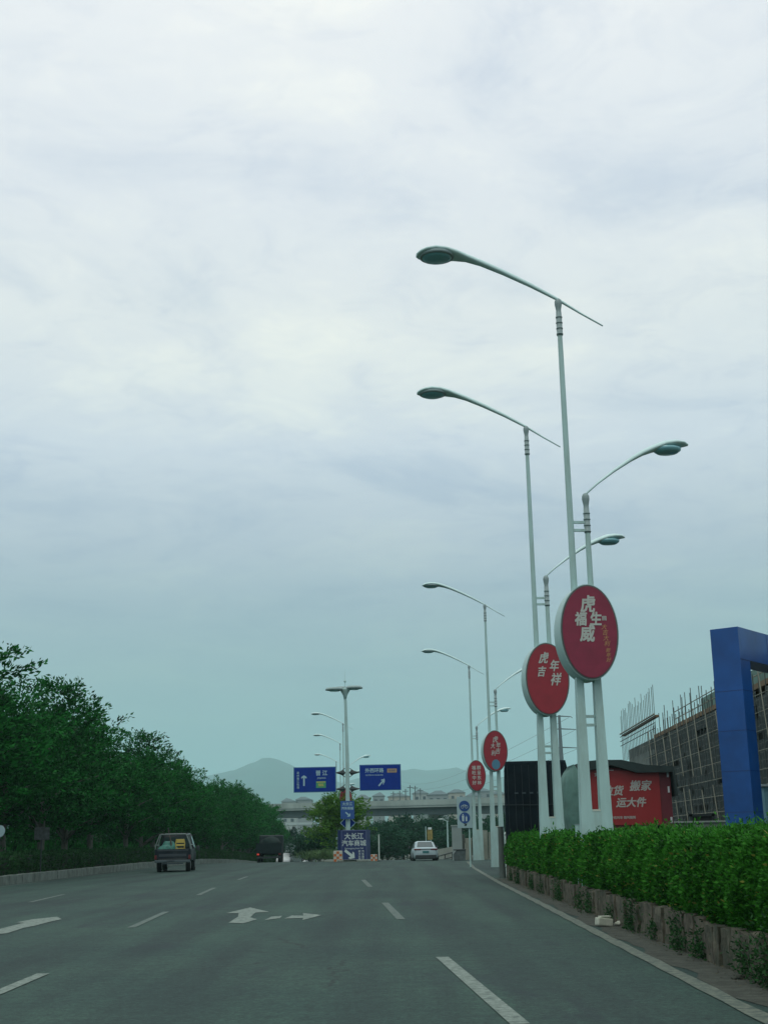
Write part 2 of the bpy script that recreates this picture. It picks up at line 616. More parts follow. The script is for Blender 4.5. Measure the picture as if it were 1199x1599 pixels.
dash('lane_dash', (812, 1600), (690, 1495), 0.17, M_mark)
dash('lane_dash', (626, 1436), (601, 1410), 0.17, M_mark_worn)
dash('lane_dash', (578, 1385), (567, 1374), 0.17, M_mark_worn)
dash('lane_dash', (-10, 1554), (68, 1521), 0.16, M_mark)
dash('lane_dash', (205, 1449), (260, 1424), 0.15, M_mark_worn)
dash('lane_dash', (310, 1398), (335, 1386.5), 0.15, M_mark_worn)
dash('lane_dash', (48, 1409), (100, 1397), 0.15, M_mark_worn)
dash('lane_dash', (372, 1374), (386, 1369), 0.15, M_mark_worn)


def arrow_px(pts, m):
    o = sheet('lane_arrow', [G(*p) for p in pts], 0.009, m)
    o['kind'] = 'structure'
    return o


arrow_px([(353, 1426.5), (391, 1417.5), (421, 1424.5), (399, 1425.5), (391, 1433), (402, 1436), (380, 1442.5), (357, 1441.5), (372, 1432), (373, 1426.5)], M_mark)
arrow_px([(413, 1437.5), (424, 1432), (441, 1430.5), (437, 1434.5)], M_mark)
arrow_px([(444, 1435), (456, 1430), (474, 1430.5), (473, 1426.3), (503, 1429.5), (472, 1437.5), (474, 1434)], M_mark)
arrow_px([(-20, 1456.5), (38, 1441.5), (25, 1441), (52, 1436), (90, 1432), (97, 1436), (80, 1439.5), (56, 1446), (36, 1450), (12, 1458), (-20, 1461)], M_mark)

# left kerb, verge and low hedge -------------------------------------------------
M_kerb = mat('kerb_concrete', (0.13, 0.165, 0.145), 0.85, var=0.25, scale=2.5, dirt=(0.05, 0.07, 0.055), dirt_amt=0.8, bump=0.3)
M_kerb_r = mat('kerb_stone', (0.085, 0.078, 0.055), 0.95, var=0.55, scale=3.5, dirt=(0.015, 0.035, 0.016), dirt_amt=0.9, bump=0.9, bscale=14)
mb = MB()
y = 15.0
while y < 190:
    mb.b2((LK - 0.28, y + 0.008, gz(y) - 0.05), (LK + random.uniform(-.012, .012), y + 0.99, gz(y) + 0.38 + random.uniform(-.012, .012)), 0.025)
    y += 1.0
k = mb.build('kerb', M_kerb)
tag(k, 'long pale concrete kerb edging the left side of the road below the low hedge', 'kerb')
strip('left_verge', lambda y: (-60, LK - 0.2), 5, 330, 0.30, M_earth)

# right-hand planter wall of rough stones ---------------------------------------
Y0H, Y1H = 5.0, 51.0


def rough_block(mb, x0, x1, y0, y1, z0, z1, amp):
    nx, ny, nz = 2, 4, 4
    bm = bmesh.new(); bmesh.ops.create_cube(bm, size=1)
    bmesh.ops.subdivide_edges(bm, edges=list(bm.edges), cuts=4, use_grid_fill=True)
    c = Vector(((x0 + x1) / 2, (y0 + y1) / 2, (z0 + z1) / 2)); sz = Vector((x1 - x0, y1 - y0, z1 - z0))
    from mathutils import noise
    for v in bm.verts:
        co = v.co.copy()
        l = max(abs(co.x), abs(co.y), abs(co.z))
        sph = co.normalized() * l
        k = co.length
        if k > 0.62:
            co = co.lerp(sph * 1.25, 0.16)
        p = Vector((co.x * sz.x, co.y * sz.y, co.z * sz.z)) + c
        d = noise.noise_vector(p * 5.0) * amp + noise.noise_vector(p * 17.0) * amp * 0.4
        v.co = p + d
    bm.verts.ensure_lookup_table()
    for i, v in enumerate(bm.verts):
        v.index = i
    mb.add([v.co for v in bm.verts], [[v.index for v in f.verts] for f in bm.faces])
    bm.free()


mb = MB()
y = Y0H
while y < Y1H:
    w = random.uniform(0.28, 0.62)
    h = random.uniform(0.44, 0.52)
    x = xk(y) + random.uniform(-0.03, 0.05)
    rough_block(mb, x, x + 0.34, y + 0.012, min(y + w, Y1H) - 0.012, -0.06, h, 0.028)
    y += w
# the return at the far end of the planter
x = xk(Y1H) + 0.3
while x < 8.5:
    w = random.uniform(0.35, 0.6)
    rough_block(mb, x, x + w - 0.02, Y1H - 0.3, Y1H, -0.06, random.uniform(0.44, 0.5), 0.025)
    x += w
w_ = mb.build('stone_kerb_wall', M_kerb_r)
tag(w_, 'low weathered brown stone planter wall along the right edge of the road under the hedge', 'planter wall')
M_soil = mat('planter_soil', (0.05, 0.045, 0.03), 1.0, var=0.4, scale=4)
mb = MB()
for i in range(int((Y1H - Y0H) / 2)):
    ya = Y0H + 2 * i
    mb.add([(xk(ya) + .33, ya, .40), (11.0, ya, .40), (11.0, ya + 2, .40), (xk(ya + 2) + .33, ya + 2, .40)], [(0, 1, 2, 3)])
tag(mb.build('planter_soil', M_soil), kind='structure')


# leaves ------------------------------------------------------------------------
def leaves(P_, D_, size, aspect=0.42, fold=0.25, jit=0.6, seed=0):
    """folded four-cornered leaves at points P_, pointing along D_ (with jitter)"""
    r = np.random.default_rng(seed)
    n = len(P_)
    d = D_ + r.normal(0, jit, (n, 3)); d /= np.linalg.norm(d, axis=1)[:, None] + 1e-9
    u = r.normal(0, 1, (n, 3)); s = np.cross(d, u); s /= np.linalg.norm(s, axis=1)[:, None] + 1e-9
    nrm = np.cross(d, s)
    L_ = (size * r.uniform(0.65, 1.3, n))[:, None] if np.isscalar(size) else (size * r.uniform(0.65, 1.3, n))[:, None]
    base = P_; tip = P_ + d * L_
    mid = P_ + d * L_ * 0.45 - nrm * L_ * fold * 0.3
    a = mid + s * L_ * aspect * 0.5 + nrm * L_ * fold * 0.3; b = mid - s * L_ * aspect * 0.5 + nrm * L_ * fold * 0.3
    v = np.stack([base, a, tip, b], 1).reshape(-1, 3)
    f = np.arange(4 * n).reshape(n, 4)
    return v, f


M_hedge = foliage('hedge_leaf', (0.001, 0.014, 0.005), (0.050, 0.23, 0.024), 0.25, 1.3)
M_bark = mat('bark', (0.10, 0.11, 0.09), 0.95, var=0.35, scale=6, bump=0.6, stretch=(3, 3, .6))
M_hedge_in = mat('hedge_dark_core', (0.006, 0.016, 0.008), 1.0)  # near-black fill for the solid cores inside both hedges


def hnoise(y, k=0.0):
    return 0.07 * np.sin(y * 0.9 + k) + 0.05 * np.sin(y * 2.3 + 1.3 + k) + 0.04 * np.sin(y * 5.1 + 2 * k) + 0.03 * np.sin(y * 9.7 + k)


def hedge_points(n, y0, y1, r):
    """points over the front face, the rounded shoulder and the top of the hedge"""
    yy = r.uniform(y0, y1, n)
    t = r.uniform(0, 1, n)                          # 0 foot of the front .. 1 back of the top
    front = t < 0.6
    hx = 3.68 + 0.0131 * yy
    top = 1.50 + 0.6 * hnoise(yy, .5) + 0.0012 * (yy - 14)
    z = np.where(front, 0.36 + (top - 0.36) * (t / 0.6), top + 0.02 * r.normal(0, 1, n))
    bulge = 0.16 * np.sin(np.clip(t / 0.6, 0, 1) * math.pi) + hnoise(yy * 1.1 + z * 1.2, 2.0) * 0.45
    x = np.where(front, hx + 0.18 - bulge, hx + 0.22 + (t - 0.6) / 0.4 * 1.9)
    depth = r.exponential(0.09, n)
    x = np.where(front, x + depth, x); z = np.where(front, z, z - depth * 0.6)
    nrm = np.where(front[:, None], np.array([[-0.75, -0.25, 0.5]]), np.array([[-0.15, -0.1, 1.0]]))
    return np.stack([x, yy, z], 1), nrm


H_V = []; H_F = []; off = 0
for i, (ya, yb, n, sz) in enumerate([(5, 11, 16000, 0.075), (11, 17, 62000, 0.062), (17, 26, 46000, 0.074), (26, 37, 30000, 0.09), (37, 51, 26000, 0.11)]):
    r = np.random.default_rng(100 + i)
    p, d = hedge_points(n, ya, yb, r)
    v, f = leaves(p, d, sz, 0.42, 0.3, 0.7, 200 + i)
    H_V.append(v); H_F.append(f + off); off += len(v)
    # young shoots that stick out of the clipped top
    ns = int(n * 0.006)
    q, _ = hedge_points(ns * 3, ya, yb, r)
    q = q[q[:, 2] > 1.38][:ns]
    hgt = r.uniform(0.06, 0.26, len(q))
    k = 9
    tt = r.uniform(0, 1, (len(q), k))
    lean = r.normal(0, 0.25, (len(q), 2))
    pp = np.repeat(q[:, None, :], k, 1)
    pp[:, :, 2] += tt * hgt[:, None]
    pp[:, :, 0] += tt * hgt[:, None] * lean[:, :1]; pp[:, :, 1] += tt * hgt[:, None] * lean[:, 1:]
    dd = np.tile(np.array([[0, 0, 0.5]]), (len(q) * k, 1))
    v, f = leaves(pp.reshape(-1, 3), dd, sz * 0.95, 0.38, 0.3, 0.8, 300 + i)
    H_V.append(v); H_F.append(f + off); off += len(v)
# end face of the hedge at the far end
r = np.random.default_rng(55)
n = 9000
p = np.stack([r.uniform(4.45, 7.5, n), 51.0 + r.normal(0, .08, n), r.uniform(0.3, 1.6, n)], 1)
v, f = leaves(p, np.tile([[0, .6, .3]], (n, 1)), 0.11, 0.42, 0.3, 0.7, 9)
H_V.append(v); H_F.append(f + off); off += len(v)
hedge_root = thing('hedge', 'long clipped bright green hedge on the stone planter wall, right of the road', 'hedge', (0, 0, 0))
# yellowed leaves showing through the clipped face
r = np.random.default_rng(41)
p, d = hedge_points(2600, 8, 51, r)
v, f = leaves(p + np.array([[-.03, 0, 0]]), d, .07, .42, .3, .8, 42)
mesh_np('yellowed_leaves', v, f, foliage('yellow_leaf', (.09, .10, .02), (.22, .24, .05), .25), hedge_root)
hl = mesh_np('leaves', np.concatenate(H_V), np.concatenate(H_F), M_hedge, hedge_root)
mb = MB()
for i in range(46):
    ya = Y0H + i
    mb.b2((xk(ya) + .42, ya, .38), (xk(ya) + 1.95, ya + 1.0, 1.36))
mb.build('dark_core', M_hedge_in, hedge_root)  # solid boxes added behind the leaves to block light through the hedge

# weeds at the foot of the stone wall
M_weed = foliage('weed_leaf', (0.006, 0.028, 0.012), (0.03, 0.10, 0.03), 0.2)
WV = []; WF = []; off = 0
r = np.random.default_rng(5)
spots = [(13.5, 1.4), (14.2, 1.6), (15.0, 0.8), (17.2, 0.9), (18.5, 1.3), (20.3, 0.6), (22.3, 1.5), (24.5, .7), (27.5, 1.1), (29, .8), (33, 1.5), (37, .8), (40, 1.1), (45, 1.4), (48, .7), (11, 1.5), (13.0, 2.0), (12.3, 1.6)]
for ys, s in spots:
    n = int(420 * s)
    a = r.normal(0, 1, (n, 3)) * np.array([0.06, 0.20 * s, 0.14 * s])
    p = a + np.array([[3.66 + 0.0131 * ys, ys, 0.16]]); p[:, 2] = np.abs(p[:, 2])
    v, f = leaves(p, np.tile([[-.5, 0, .4]], (n, 1)), 0.055, 0.4, 0.3, 0.8, int(ys * 10))
    WV.append(v); WF.append(f + off); off += len(v)
# crumbs of dry leaf on the dirt strip
n = 2600
yy = r.uniform(9, 50, n); p = np.stack([3.72 + 0.0131 * yy - np.abs(r.normal(0, .16, n)), yy, r.uniform(.012, .03, n)], 1)
wd = mesh_np('weeds', np.concatenate(WV), np.concatenate(WF), M_weed)
tag(wd, kind='stuff')
wd['label'] = 'dark green weeds growing at the foot of the stone planter wall'; wd['category'] = 'weeds'
v, f = leaves(p, np.tile([[0, 0, 0.05]], (n, 1)), 0.035, 0.5, 0.2, 1.0, 77)
v[:, 2] = np.abs(v[:, 2]) * 0.35 + 0.012
lt = mesh_np('leaf_litter', v, f, mat('dry_leaf', (0.085, 0.08, 0.05), 0.95, var=0.5, scale=30))
tag(lt, kind='stuff'); lt['label'] = 'dry leaf litter scattered on the dirt strip beside the stone wall'; lt['category'] = 'leaf litter'

# ---------------------------------------------------------------- trees
M_tree = foliage('dark_tree_leaf', (0.0003, 0.006, 0.003), (0.018, 0.165, 0.026), 0.2, 0.5)
M_tree2 = foliage('round_tree_leaf', (0.012, 0.055, 0.012), (0.11, 0.26, 0.03), 0.2)
M_treefar = foliage('far_tree_leaf', (0.002, 0.022, 0.014), (0.02, 0.085, 0.040), 0.15, .3)


def crown_mesh(seed, radius, z0, z1, nspray, per, lsize, spray_len, feather=1.0, lop=0.15):
    r = np.random.default_rng(seed)
    # the crown is a heap of leafy clumps, each a ball of sprays, wider below the middle
    nc = max(12, nspray // 13)
    cu = r.normal(0, 1, (nc, 3)); cu /= np.linalg.norm(cu, axis=1)[:, None]
    cr_ = radius * r.uniform(0.26, 0.46, nc)
    zc = (z0 + z1) / 2; zh = (z1 - z0) / 2
    cc = np.stack([cu[:, 0] * (radius - cr_ * .75), cu[:, 1] * (radius - cr_ * .75), zc + cu[:, 2] * (zh - cr_ * .8)], 1)
    cc[:, :2] *= r.uniform(.75, 1.08, nc)[:, None]
    cc[: nc // 5] = np.array([0, 0, zc]) + (cc[: nc // 5] - np.array([0, 0, zc])) * .45
    tz = np.clip((cc[:, 2] - z0) / (z1 - z0), 0, 1)
    w = 1.10 - 0.36 * tz ** 1.8
    cc[:, 0] *= w; cc[:, 1] *= w
    idx = r.integers(0, nc, nspray)
    u = r.normal(0, 1, (nspray, 3)); u[:, 2] = u[:, 2] * .8 + .25; u /= np.linalg.norm(u, axis=1)[:, None]
    rad = r.uniform(.45, 1.0, nspray) ** .5 * np.where(r.uniform(0, 1, nspray) > .93, 1.22, 1.0)
    c = cc[idx] + u * (cr_[idx] * rad)[:, None] * np.array([1, 1, .8])
    c[:, 2] = np.maximum(c[:, 2], z0 * .8)
    out = np.stack([u[:, 0], u[:, 1], np.full(nspray, 0.25) + 0.35 * np.clip(u[:, 2], -0.2, 1)], 1) + r.normal(0, .28, (nspray, 3)) * np.array([1, 1, .45])
    out /= np.linalg.norm(out, axis=1)[:, None]
    Ls = spray_len * r.uniform(0.6, 1.35, nspray)
    t = r.uniform(-0.5, 0.6, (nspray, per))
    side = np.cross(out, np.array([0, 0, 1.0])); side /= np.linalg.norm(side, axis=1)[:, None] + 1e-9
    up = np.cross(side, out)
    wid = (1 - np.abs(t) * 0.9)
    ps = c[:, None, :] + out[:, None, :] * (t * Ls[:, None])[:, :, None]
    ps = ps + side[:, None, :] * (r.normal(0, .26, (nspray, per)) * wid * Ls[:, None])[:, :, None]
    ps = ps + up[:, None, :] * (r.normal(0, .09, (nspray, per)) * Ls[:, None])[:, :, None]
    dd = np.repeat(out[:, None, :], per, 1).reshape(-1, 3)
    dd = dd * np.array([1, 1, 1.0]) * feather
    return leaves(ps.reshape(-1, 3), dd, lsize, 0.40, 0.25, 0.45, seed + 1)


def make_tree(name, seed, height, radius, z0, m, nspray=560, per=32, lsize=0.25, spray=1.0, trunk_r=0.17, limbs=7, label='', cat='tree', group=None, feather=1.0, lop=.15, top_trunk=.75):
    t = thing(name, label, cat, (0, 0, 0), 0, group)
    v, f = crown_mesh(seed, radius, z0, height, nspray, per, lsize, spray, feather, lop)
    mesh_np('crown', v, f, m, t)
    r = random.Random(seed)
    mb = MB()
    ht = height * top_trunk
    pts = [(0, 0, -0.3), (r.uniform(-.1, .1), r.uniform(-.1, .1), ht * .3), (r.uniform(-.25, .25), r.uniform(-.25, .25), ht * .65), (r.uniform(-.3, .3), r.uniform(-.3, .3), ht)]
    mb.tube(pts, [trunk_r * 1.25, trunk_r, trunk_r * .6, trunk_r * .2], 9)
    for i in range(limbs):
        a = 2 * math.pi * i / limbs + r.uniform(-.4, .4); zz = r.uniform(z0 + 0.1, ht * .8); l = radius * r.uniform(.5, .85)
        mb.tube([(0, 0, zz), (math.cos(a) * l * .5, math.sin(a) * l * .5, zz + l * .35), (math.cos(a) * l, math.sin(a) * l, zz + l * .5)],
                [trunk_r * .5, trunk_r * .3, trunk_r * .1], 6)
    mb.build('trunk', M_bark, t)
    return t


G1 = 'dark green trees in the roadside row on the left'
protos = [make_tree('roadside_tree', 11 + 7 * i, hgt, rad, 1.2, M_tree, label='x', group=G1, limbs=8, lop=.2)
          for i, (hgt, rad) in enumerate([(10.6, 3.9), (9.6, 3.5), (10.2, 4.1), (9.2, 3.5)])]
ordn = ['nearest', 'second', 'third', 'fourth', 'fifth', 'sixth', 'seventh', 'eighth', 'ninth', 'tenth', 'eleventh', 'twelfth',
        'thirteenth', 'fourteenth', 'fifteenth', 'sixteenth', 'seventeenth', 'eighteenth', 'nineteenth', 'twentieth', 'twenty-first', 'twenty-second', 'twenty-third',
        'twenty-fourth', 'twenty-fifth', 'twenty-sixth', 'twenty-seventh', 'twenty-eighth']
rr = random.Random(3)
y = 60.0; i = 0
tr_front = []
while y < 236:
    tr_front.append((-19.3 + rr.uniform(-.6, .6) - (0.02 * max(0, y - 150)), y + rr.uniform(-.8, .8)))
    y += 6.9; i += 1
for i, (x, yy) in enumerate(tr_front):
    o = protos[i] if i < 4 else copy_tree(protos[rr.randrange(4)])
    s = rr.uniform(0.88, 1.08) * float(np.interp(yy, [60, 100, 118, 130, 165, 180, 240], [1.0, 1.0, .86, .78, .86, .96, .96]))
    o.location = (x, yy, gz(yy) + 0.28); o.rotation_euler = (0, 0, rr.uniform(0, 6.28)); o.scale = (s, s, s)
    o['label'] = 'layered dark green tree, %s from the left edge along the front of the roadside row' % ordn[i]
G2 = 'dark green trees standing behind the roadside row on the left'
nb = 0
y = 60.0
while y < 236:
    o = copy_tree(protos[rr.randrange(4)])
    s = rr.uniform(0.85, .95)
    o.location = (-26.5 + rr.uniform(-1, 1), y, gz(y) + 0.28); o.rotation_euler = (0, 0, rr.uniform(0, 6.28)); o.scale = (s, s, s)
    o['label'] = 'dark green tree half hidden in the back row, %s from the left edge' % ordn[nb]; o['group'] = G2
    y += 8.0; nb += 1

# low dark hedge on the left verge
r = np.random.default_rng(31)
n = 42000
yy = 30 + 160 * r.uniform(0, 1, n) ** 1.3
t = r.uniform(0, 1, n)
p = np.stack([np.where(t < .7, -16.45 - r.exponential(.08, n) + 0.9 * hnoise(yy * .7, 1), -16.5 - (t - .7) / .3 * 1.5), yy,
              np.where(t < .7, 0.34 + (t / .7) * 0.86, 1.2) + hnoise(yy, 3) * .8], 1)
p[:, 2] += np.array([gz(a) for a in yy])
v, f = leaves(p, np.tile([[.6, -.2, .6]], (n, 1)), 0.13, 0.45, .3, .7, 12)
hr = thing('low_hedge', 'low dark green hedge on the left verge between the pale kerb and the trees', 'hedge')
mesh_np('leaves', v, f, M_weed, hr)
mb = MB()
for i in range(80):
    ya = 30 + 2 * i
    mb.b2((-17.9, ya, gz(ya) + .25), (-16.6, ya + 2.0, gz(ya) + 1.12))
mb.build('dark_core', M_hedge_in, hr)  # same solid dark filler boxes, inside the low hedge
# undergrowth beneath the trees
n = 75000
yy = r.uniform(45, 240, n)
uq = r.uniform(0, 1, n)
p = np.stack([-19.5 - 13 * uq, yy, 0.3 + np.abs(r.normal(0, .5, n)) + uq ** 2 * 3.2 * r.uniform(0, 1, n) + .4 * np.sin(yy * .5) * uq], 1)
p[:, 2] += np.array([gz(a) for a in yy])
v, f = leaves(p, np.tile([[.2, 0, .6]], (n, 1)), 0.40, 0.4, .3, .7, 13)
ug = mesh_np('undergrowth', v, f, M_tree)
tag(ug, kind='stuff'); ug['label'] = 'dark undergrowth filling the shade beneath the roadside trees'; ug['category'] = 'undergrowth'

# hills ------------------------------------------------------------------------
M_hill = mat('wooded_hillside', (0.02, 0.07, 0.06), 1.0, var=0.5, scale=0.006, bump=0.0)


def hills(name, ctrl, Y, thick, seed):
    from mathutils import noise
    px = [c[0] for c in ctrl]; py = [c[1] for c in ctrl]
    ridge = []
    xs = np.arange(px[0], px[-1] + 1, 6)
    for x in xs:
        yv = float(np.interp(x, px, py))
        q = at(x, yv, Y); ridge.append((q.x, max(q.z, 2)))
    ny = 26
    v = []; f = []
    for i, (x, h) in enumerate(ridge):
        for j in range(ny):
            s = (j / (ny - 1)) * 2 - 1
            fall = math.cos(s * math.pi / 2) ** 1.15
            yy = Y + s * thick
            nz = noise.fractal(Vector((x * .0025 + seed, yy * .0025, 0)), 1.0, 2.1, 6) * 42 + noise.noise(Vector((x * .03, yy * .03, seed))) * 8
            v.append((x * (yy / Y) ** .3, yy, -8 + (h + 8) * fall + nz * fall * (0.25 + 0.75 * abs(s))))
    for i in range(len(ridge) - 1):
        for j in range(ny - 1):
            f.append((i * ny + j, (i + 1) * ny + j, (i + 1) * ny + j + 1, i * ny + j + 1))
    o = mesh_np(name, v, f, M_hill, None, True)
    o['kind'] = 'structure'
    return o


hills('hill', [(-260, 1262), (-60, 1240), (120, 1225), (290, 1216), (330, 1211), (372, 1203), (400, 1190), (412, 1184.5), (424, 1183.5), (438, 1187), (455, 1194), (485, 1208), (540, 1226), (620, 1245), (720, 1262)], 6500, 1100, 1.0)
hills('hill', [(430, 1262), (500, 1232), (560, 1216), (610, 1208), (628, 1203), (645, 1200), (665, 1204), (690, 1203), (712, 1200), (735, 1207), (770, 1214), (820, 1222), (900, 1226), (1000, 1236), (1150, 1250), (1350, 1262)], 7000, 1100, 5.0)

# ================================================================ STREET LAMPS
M_red = mat('red_sign_face', (0.20, 0.012, 0.040), 0.5, var=0.12, scale=5)
M_red2 = mat('bright_red_sign_face', (0.25, 0.012, 0.024), 0.5, var=0.12, scale=5)
M_ink = mat('pale_lettering', (0.42, 0.46, 0.42), 0.6)
M_gold = mat('gold_lettering', (0.45, 0.26, 0.10), 0.6)
M_arm = mat('lightened_arm_paint', (.58, .78, .76), .5, var=.06, scale=2)  # lamp paint lightened to make up for weak light on arm undersides
M_rim = mat('sign_rim', (0.34, 0.50, 0.48), 0.45, var=.08, scale=2)
M_rimdark = mat('sign_rim_edge', (0.07, 0.09, 0.085), 0.5)
M_bolt = mat('lamp_fittings', (0.22, 0.30, 0.30), 0.5)


def cobra(mbx, pts):
    """pts: (x, z, half width across the road axis, half height)"""
    P3 = [Vector((a, 0, b)) for a, b, _, _ in pts]
    rings = []
    n = 16
    for i, (x, z, w, h) in enumerate(pts):
        d = (P3[min(i + 1, len(P3) - 1)] - P3[max(i - 1, 0)]).normalized()
        up = Vector((-d.z, 0, d.x)) if d.x > 0 else Vector((d.z, 0, -d.x))
        ring = []
        for k in range(n):
            a = 2 * math.pi * k / n
            cz = math.sin(a); cz = cz if cz > 0 else cz * 0.55
            ring.append(P3[i] + Vector((0, 1, 0)) * (w * math.cos(a)) + up * (h * cz))
        rings.append(ring)
    mbx.loft(rings)


def disc(mb, a, b, y0, y1, cx, cz, n=48):
    vs = [(cx + a * math.cos(2 * math.pi * k / n), yv, cz + b * math.sin(2 * math.pi * k / n)) for yv in (y0, y1) for k in range(n)]
    fs = [(k, (k + 1) % n, n + (k + 1) % n, n + k) for k in range(n)]
    mb.add(vs, fs, True)
    k0 = len(mb.v)
    mb.v += vs; mb.f += [tuple(range(k0 + n - 1, k0 - 1, -1)), tuple(range(k0 + n, k0 + 2 * n))]; mb.sm += [False, False]


def make_lamp(label, group, lettering, Ht=11.97, zd=5.32, base=0.38, face=None, back=False, hs=7.95):
    t = thing('street_lamp', label, 'street lamp', group=group)
    sp = 0.33                                   # spacing of the two posts
    Hs = hs                                     # short post
    # tall post / short post
    mb = MB(); mb.tube([(0, 0, 4.6), (0, 0, Ht - 1.1), (0, 0, Ht - .95), (0, 0, Ht - .12)], [.068, .051, .049, .040], 14)
    mb.build('tall_post', M_white, t)
    mb = MB(); mb.tube([(sp, 0, 4.6), (sp, 0, Hs - 1.0), (sp, 0, Hs - .12)], [.062, .053, .043], 14)
    mb.build('short_post', M_white, t)
    # two flat box legs that merge in one slotted panel
    zs, zt = 1.73, 4.7
    mb = MB()
    mb.prism([(-.15, base), (.48, base), (.455, zs), (.388, zt), (.272, zt), (.245, zs), (.085, zs), (.058, zt), (-.058, zt), (-.125, zs)], -.075, .075)
    mb.build('base_panel', M_white, t)
    mb = MB()
    mb.b2((.09, -.082, zs - .02), (.24, .08, zs + .012))
    mb.build('slot_trim', mat('slot_trim_paint', (.5, .55, .47), .6), t)
    for zz in (3.28, 3.44, Hs - .70, Hs - .54):
        mb = MB(); mb.b2((.045, -.022, zz - .025), (sp - .045, .022, zz + .025)); mb.build('rung', M_white, t)
    # collars and bolt rings
    for x, zz in ((0, Ht), (sp, Hs)):
        mb = MB()
        pr_ = []
        for k in (3, 2, 1, 0):
            z1 = -.36 - k * .12
            pr_ += [(.062, z1 - .03), (.060, z1 - .008), (.069, z1 - .008), (.069, z1 + .008), (.060, z1 + .008)]
        pr_ += [(.052, -.20), (.060, -.15), (.074, -.08), (.074, -.02), (.05, .03), (.02, .05)]
        mb.lathe(pr_, (x, 0, zz), 14)
        mb.build('collar', M_bolt, t)
    # long arm over the road
    a1 = MB()
    cobra(a1, [(.90, Ht - .52, .014, .018), (.45, Ht - .26, .022, .027), (0, Ht + .02, .035, .042), (-.55, Ht + .31, .05, .056), (-1.1, Ht + .57, .065, .068),
               (-1.55, Ht + .76, .085, .076), (-1.85, Ht + .86, .13, .085), (-2.08, Ht + .915, .22, .10), (-2.30, Ht + .94, .31, .105), (-2.52, Ht + .95, .335, .10), (-2.70, Ht + .935, .29, .085), (-2.81, Ht + .915, .20, .065), (-2.87, Ht + .90, .09, .035)])
    arm = a1.build('long_arm', M_arm, t)
    le = MB()
    le.lathe([(.02, -.10), (.22, -.085), (.285, -.045), (.295, 0.0), (.24, .02)], (-2.46, 0, Ht + .90), 28, 1.08, 1.0)
    le.build('lens', M_glassdark, arm)
    le = MB()
    le.lathe([(.300, -.045), (.325, -.03), (.325, .02), (.28, .04)], (-2.46, 0, Ht + .895), 28, 1.08, 1.0)
    le.build('lens_ring', M_bolt, arm)
    a2 = MB()
    cobra(a2, [(sp - .05, Hs - .03, .02, .02), (sp + .25, Hs + .24, .028, .03), (sp + .6, Hs + .50, .045, .04), (sp + .95, Hs + .73, .06, .055), (sp + 1.2, Hs + .87, .09, .07),
               (sp + 1.42, Hs + .96, .16, .085), (sp + 1.65, Hs + 1.03, .26, .10), (sp + 1.85, Hs + 1.06, .27, .09), (sp + 2.03, Hs + 1.07, .2, .06), (sp + 2.15, Hs + 1.065, .05, .03)])
    arm2 = a2.build('short_arm', M_arm, t)
    le = MB()
    le.lathe([(.02, -.11), (.18, -.095), (.24, -.05), (.25, 0.0), (.2, .02)], (sp + 1.72, 0, Hs + .985), 24, 1.12, 1.0)
    le.build('lens', M_glassdark, arm2)
    # oval sign box
    cx = sp / 2
    mb = MB(); disc(mb, .565, .91, -.30, .16, cx, zd)
    sg = mb.build('oval_sign', M_rim, t)
    mb = MB(); disc(mb, .548, .893, -.318, -.29, cx, zd); mb.build('face_edge', M_rimdark, sg)
    mb = MB(); disc(mb, .522, .866, -.330, -.30, cx, zd); mb.build('face', face or M_red, sg)
    if lettering:
        for mname, items in lettering.items():
            letters([(txt, size, cx + x, zd + z, -.336, kw) for txt, size, x, z, kw in items], {'ink': M_ink, 'gold': M_gold}[mname], sg)
    return t


GR = 'double street lamps with red oval signs along the right side'
K = dict(bold=.012, shear=.12, sx=.86)
let1 = {'ink': [('虎', .34, -.02, .50, K), ('福', .27, -.17, .22, K), ('生', .27, .12, .22, K), ('威', .33, -.06, -.06, K), ('回', .09, .29, .245, dict(bold=.004))],
        'gold': [(c, .11, .27 + .012 * i, .08 - .105 * i, dict(shear=.3)) for i, c in enumerate('大吉大利')] + [(c, .09, .32, -.36 - .09 * i, dict(shear=.3)) for i, c in enumerate('新年好')]}
K2 = dict(bold=.008, shear=.3, sx=.8)
let2 = {'ink': [('虎', .30, -.10, .50, K2), ('年', .30, .16, .30, K2), ('吉', .27, -.17, .16, K2), ('祥', .33, .18, -.04, K2)]}
K4 = dict(bold=.004, shear=.15, sx=.85)
let3 = {'ink': [('虎', .30, .0, .48, K4), ('年', .25, .13, .23, K4), ('大', .25, -.12, .20, K4), ('吉', .27, .10, -.03, K4), ('利', .25, -.10, -.12, K4)]}
Kb = dict(bold=.006)
let4 = {'ink': [(c, .25, -.15, .44 - .29 * i, Kb) for i, c in enumerate('福旺中好')] + [(c, .25, .15, .44 - .29 * i, Kb) for i, c in enumerate('群呈东林')]}
lampspec = [
    ((868, 470), 29.3, (923, 1297), let1, M_red, 'tallest and nearest double lamp, its crimson oval sign reading 虎福生威'),
    ((820, 668), 39.1, (853, 1297), let2, M_red2, 'double lamp with red oval sign reading 虎年吉祥, standing in front of the black tarpaulin'),
    ((754, 945), 70.5, (775, 1300), let3, M_red2, 'double lamp with smaller red oval sign partly hidden by the black truck'),
    ((731, 1040), 94.0, (743, 1300), let4, M_red2, 'farthest right-hand double lamp, two columns of small characters on its red oval sign')]
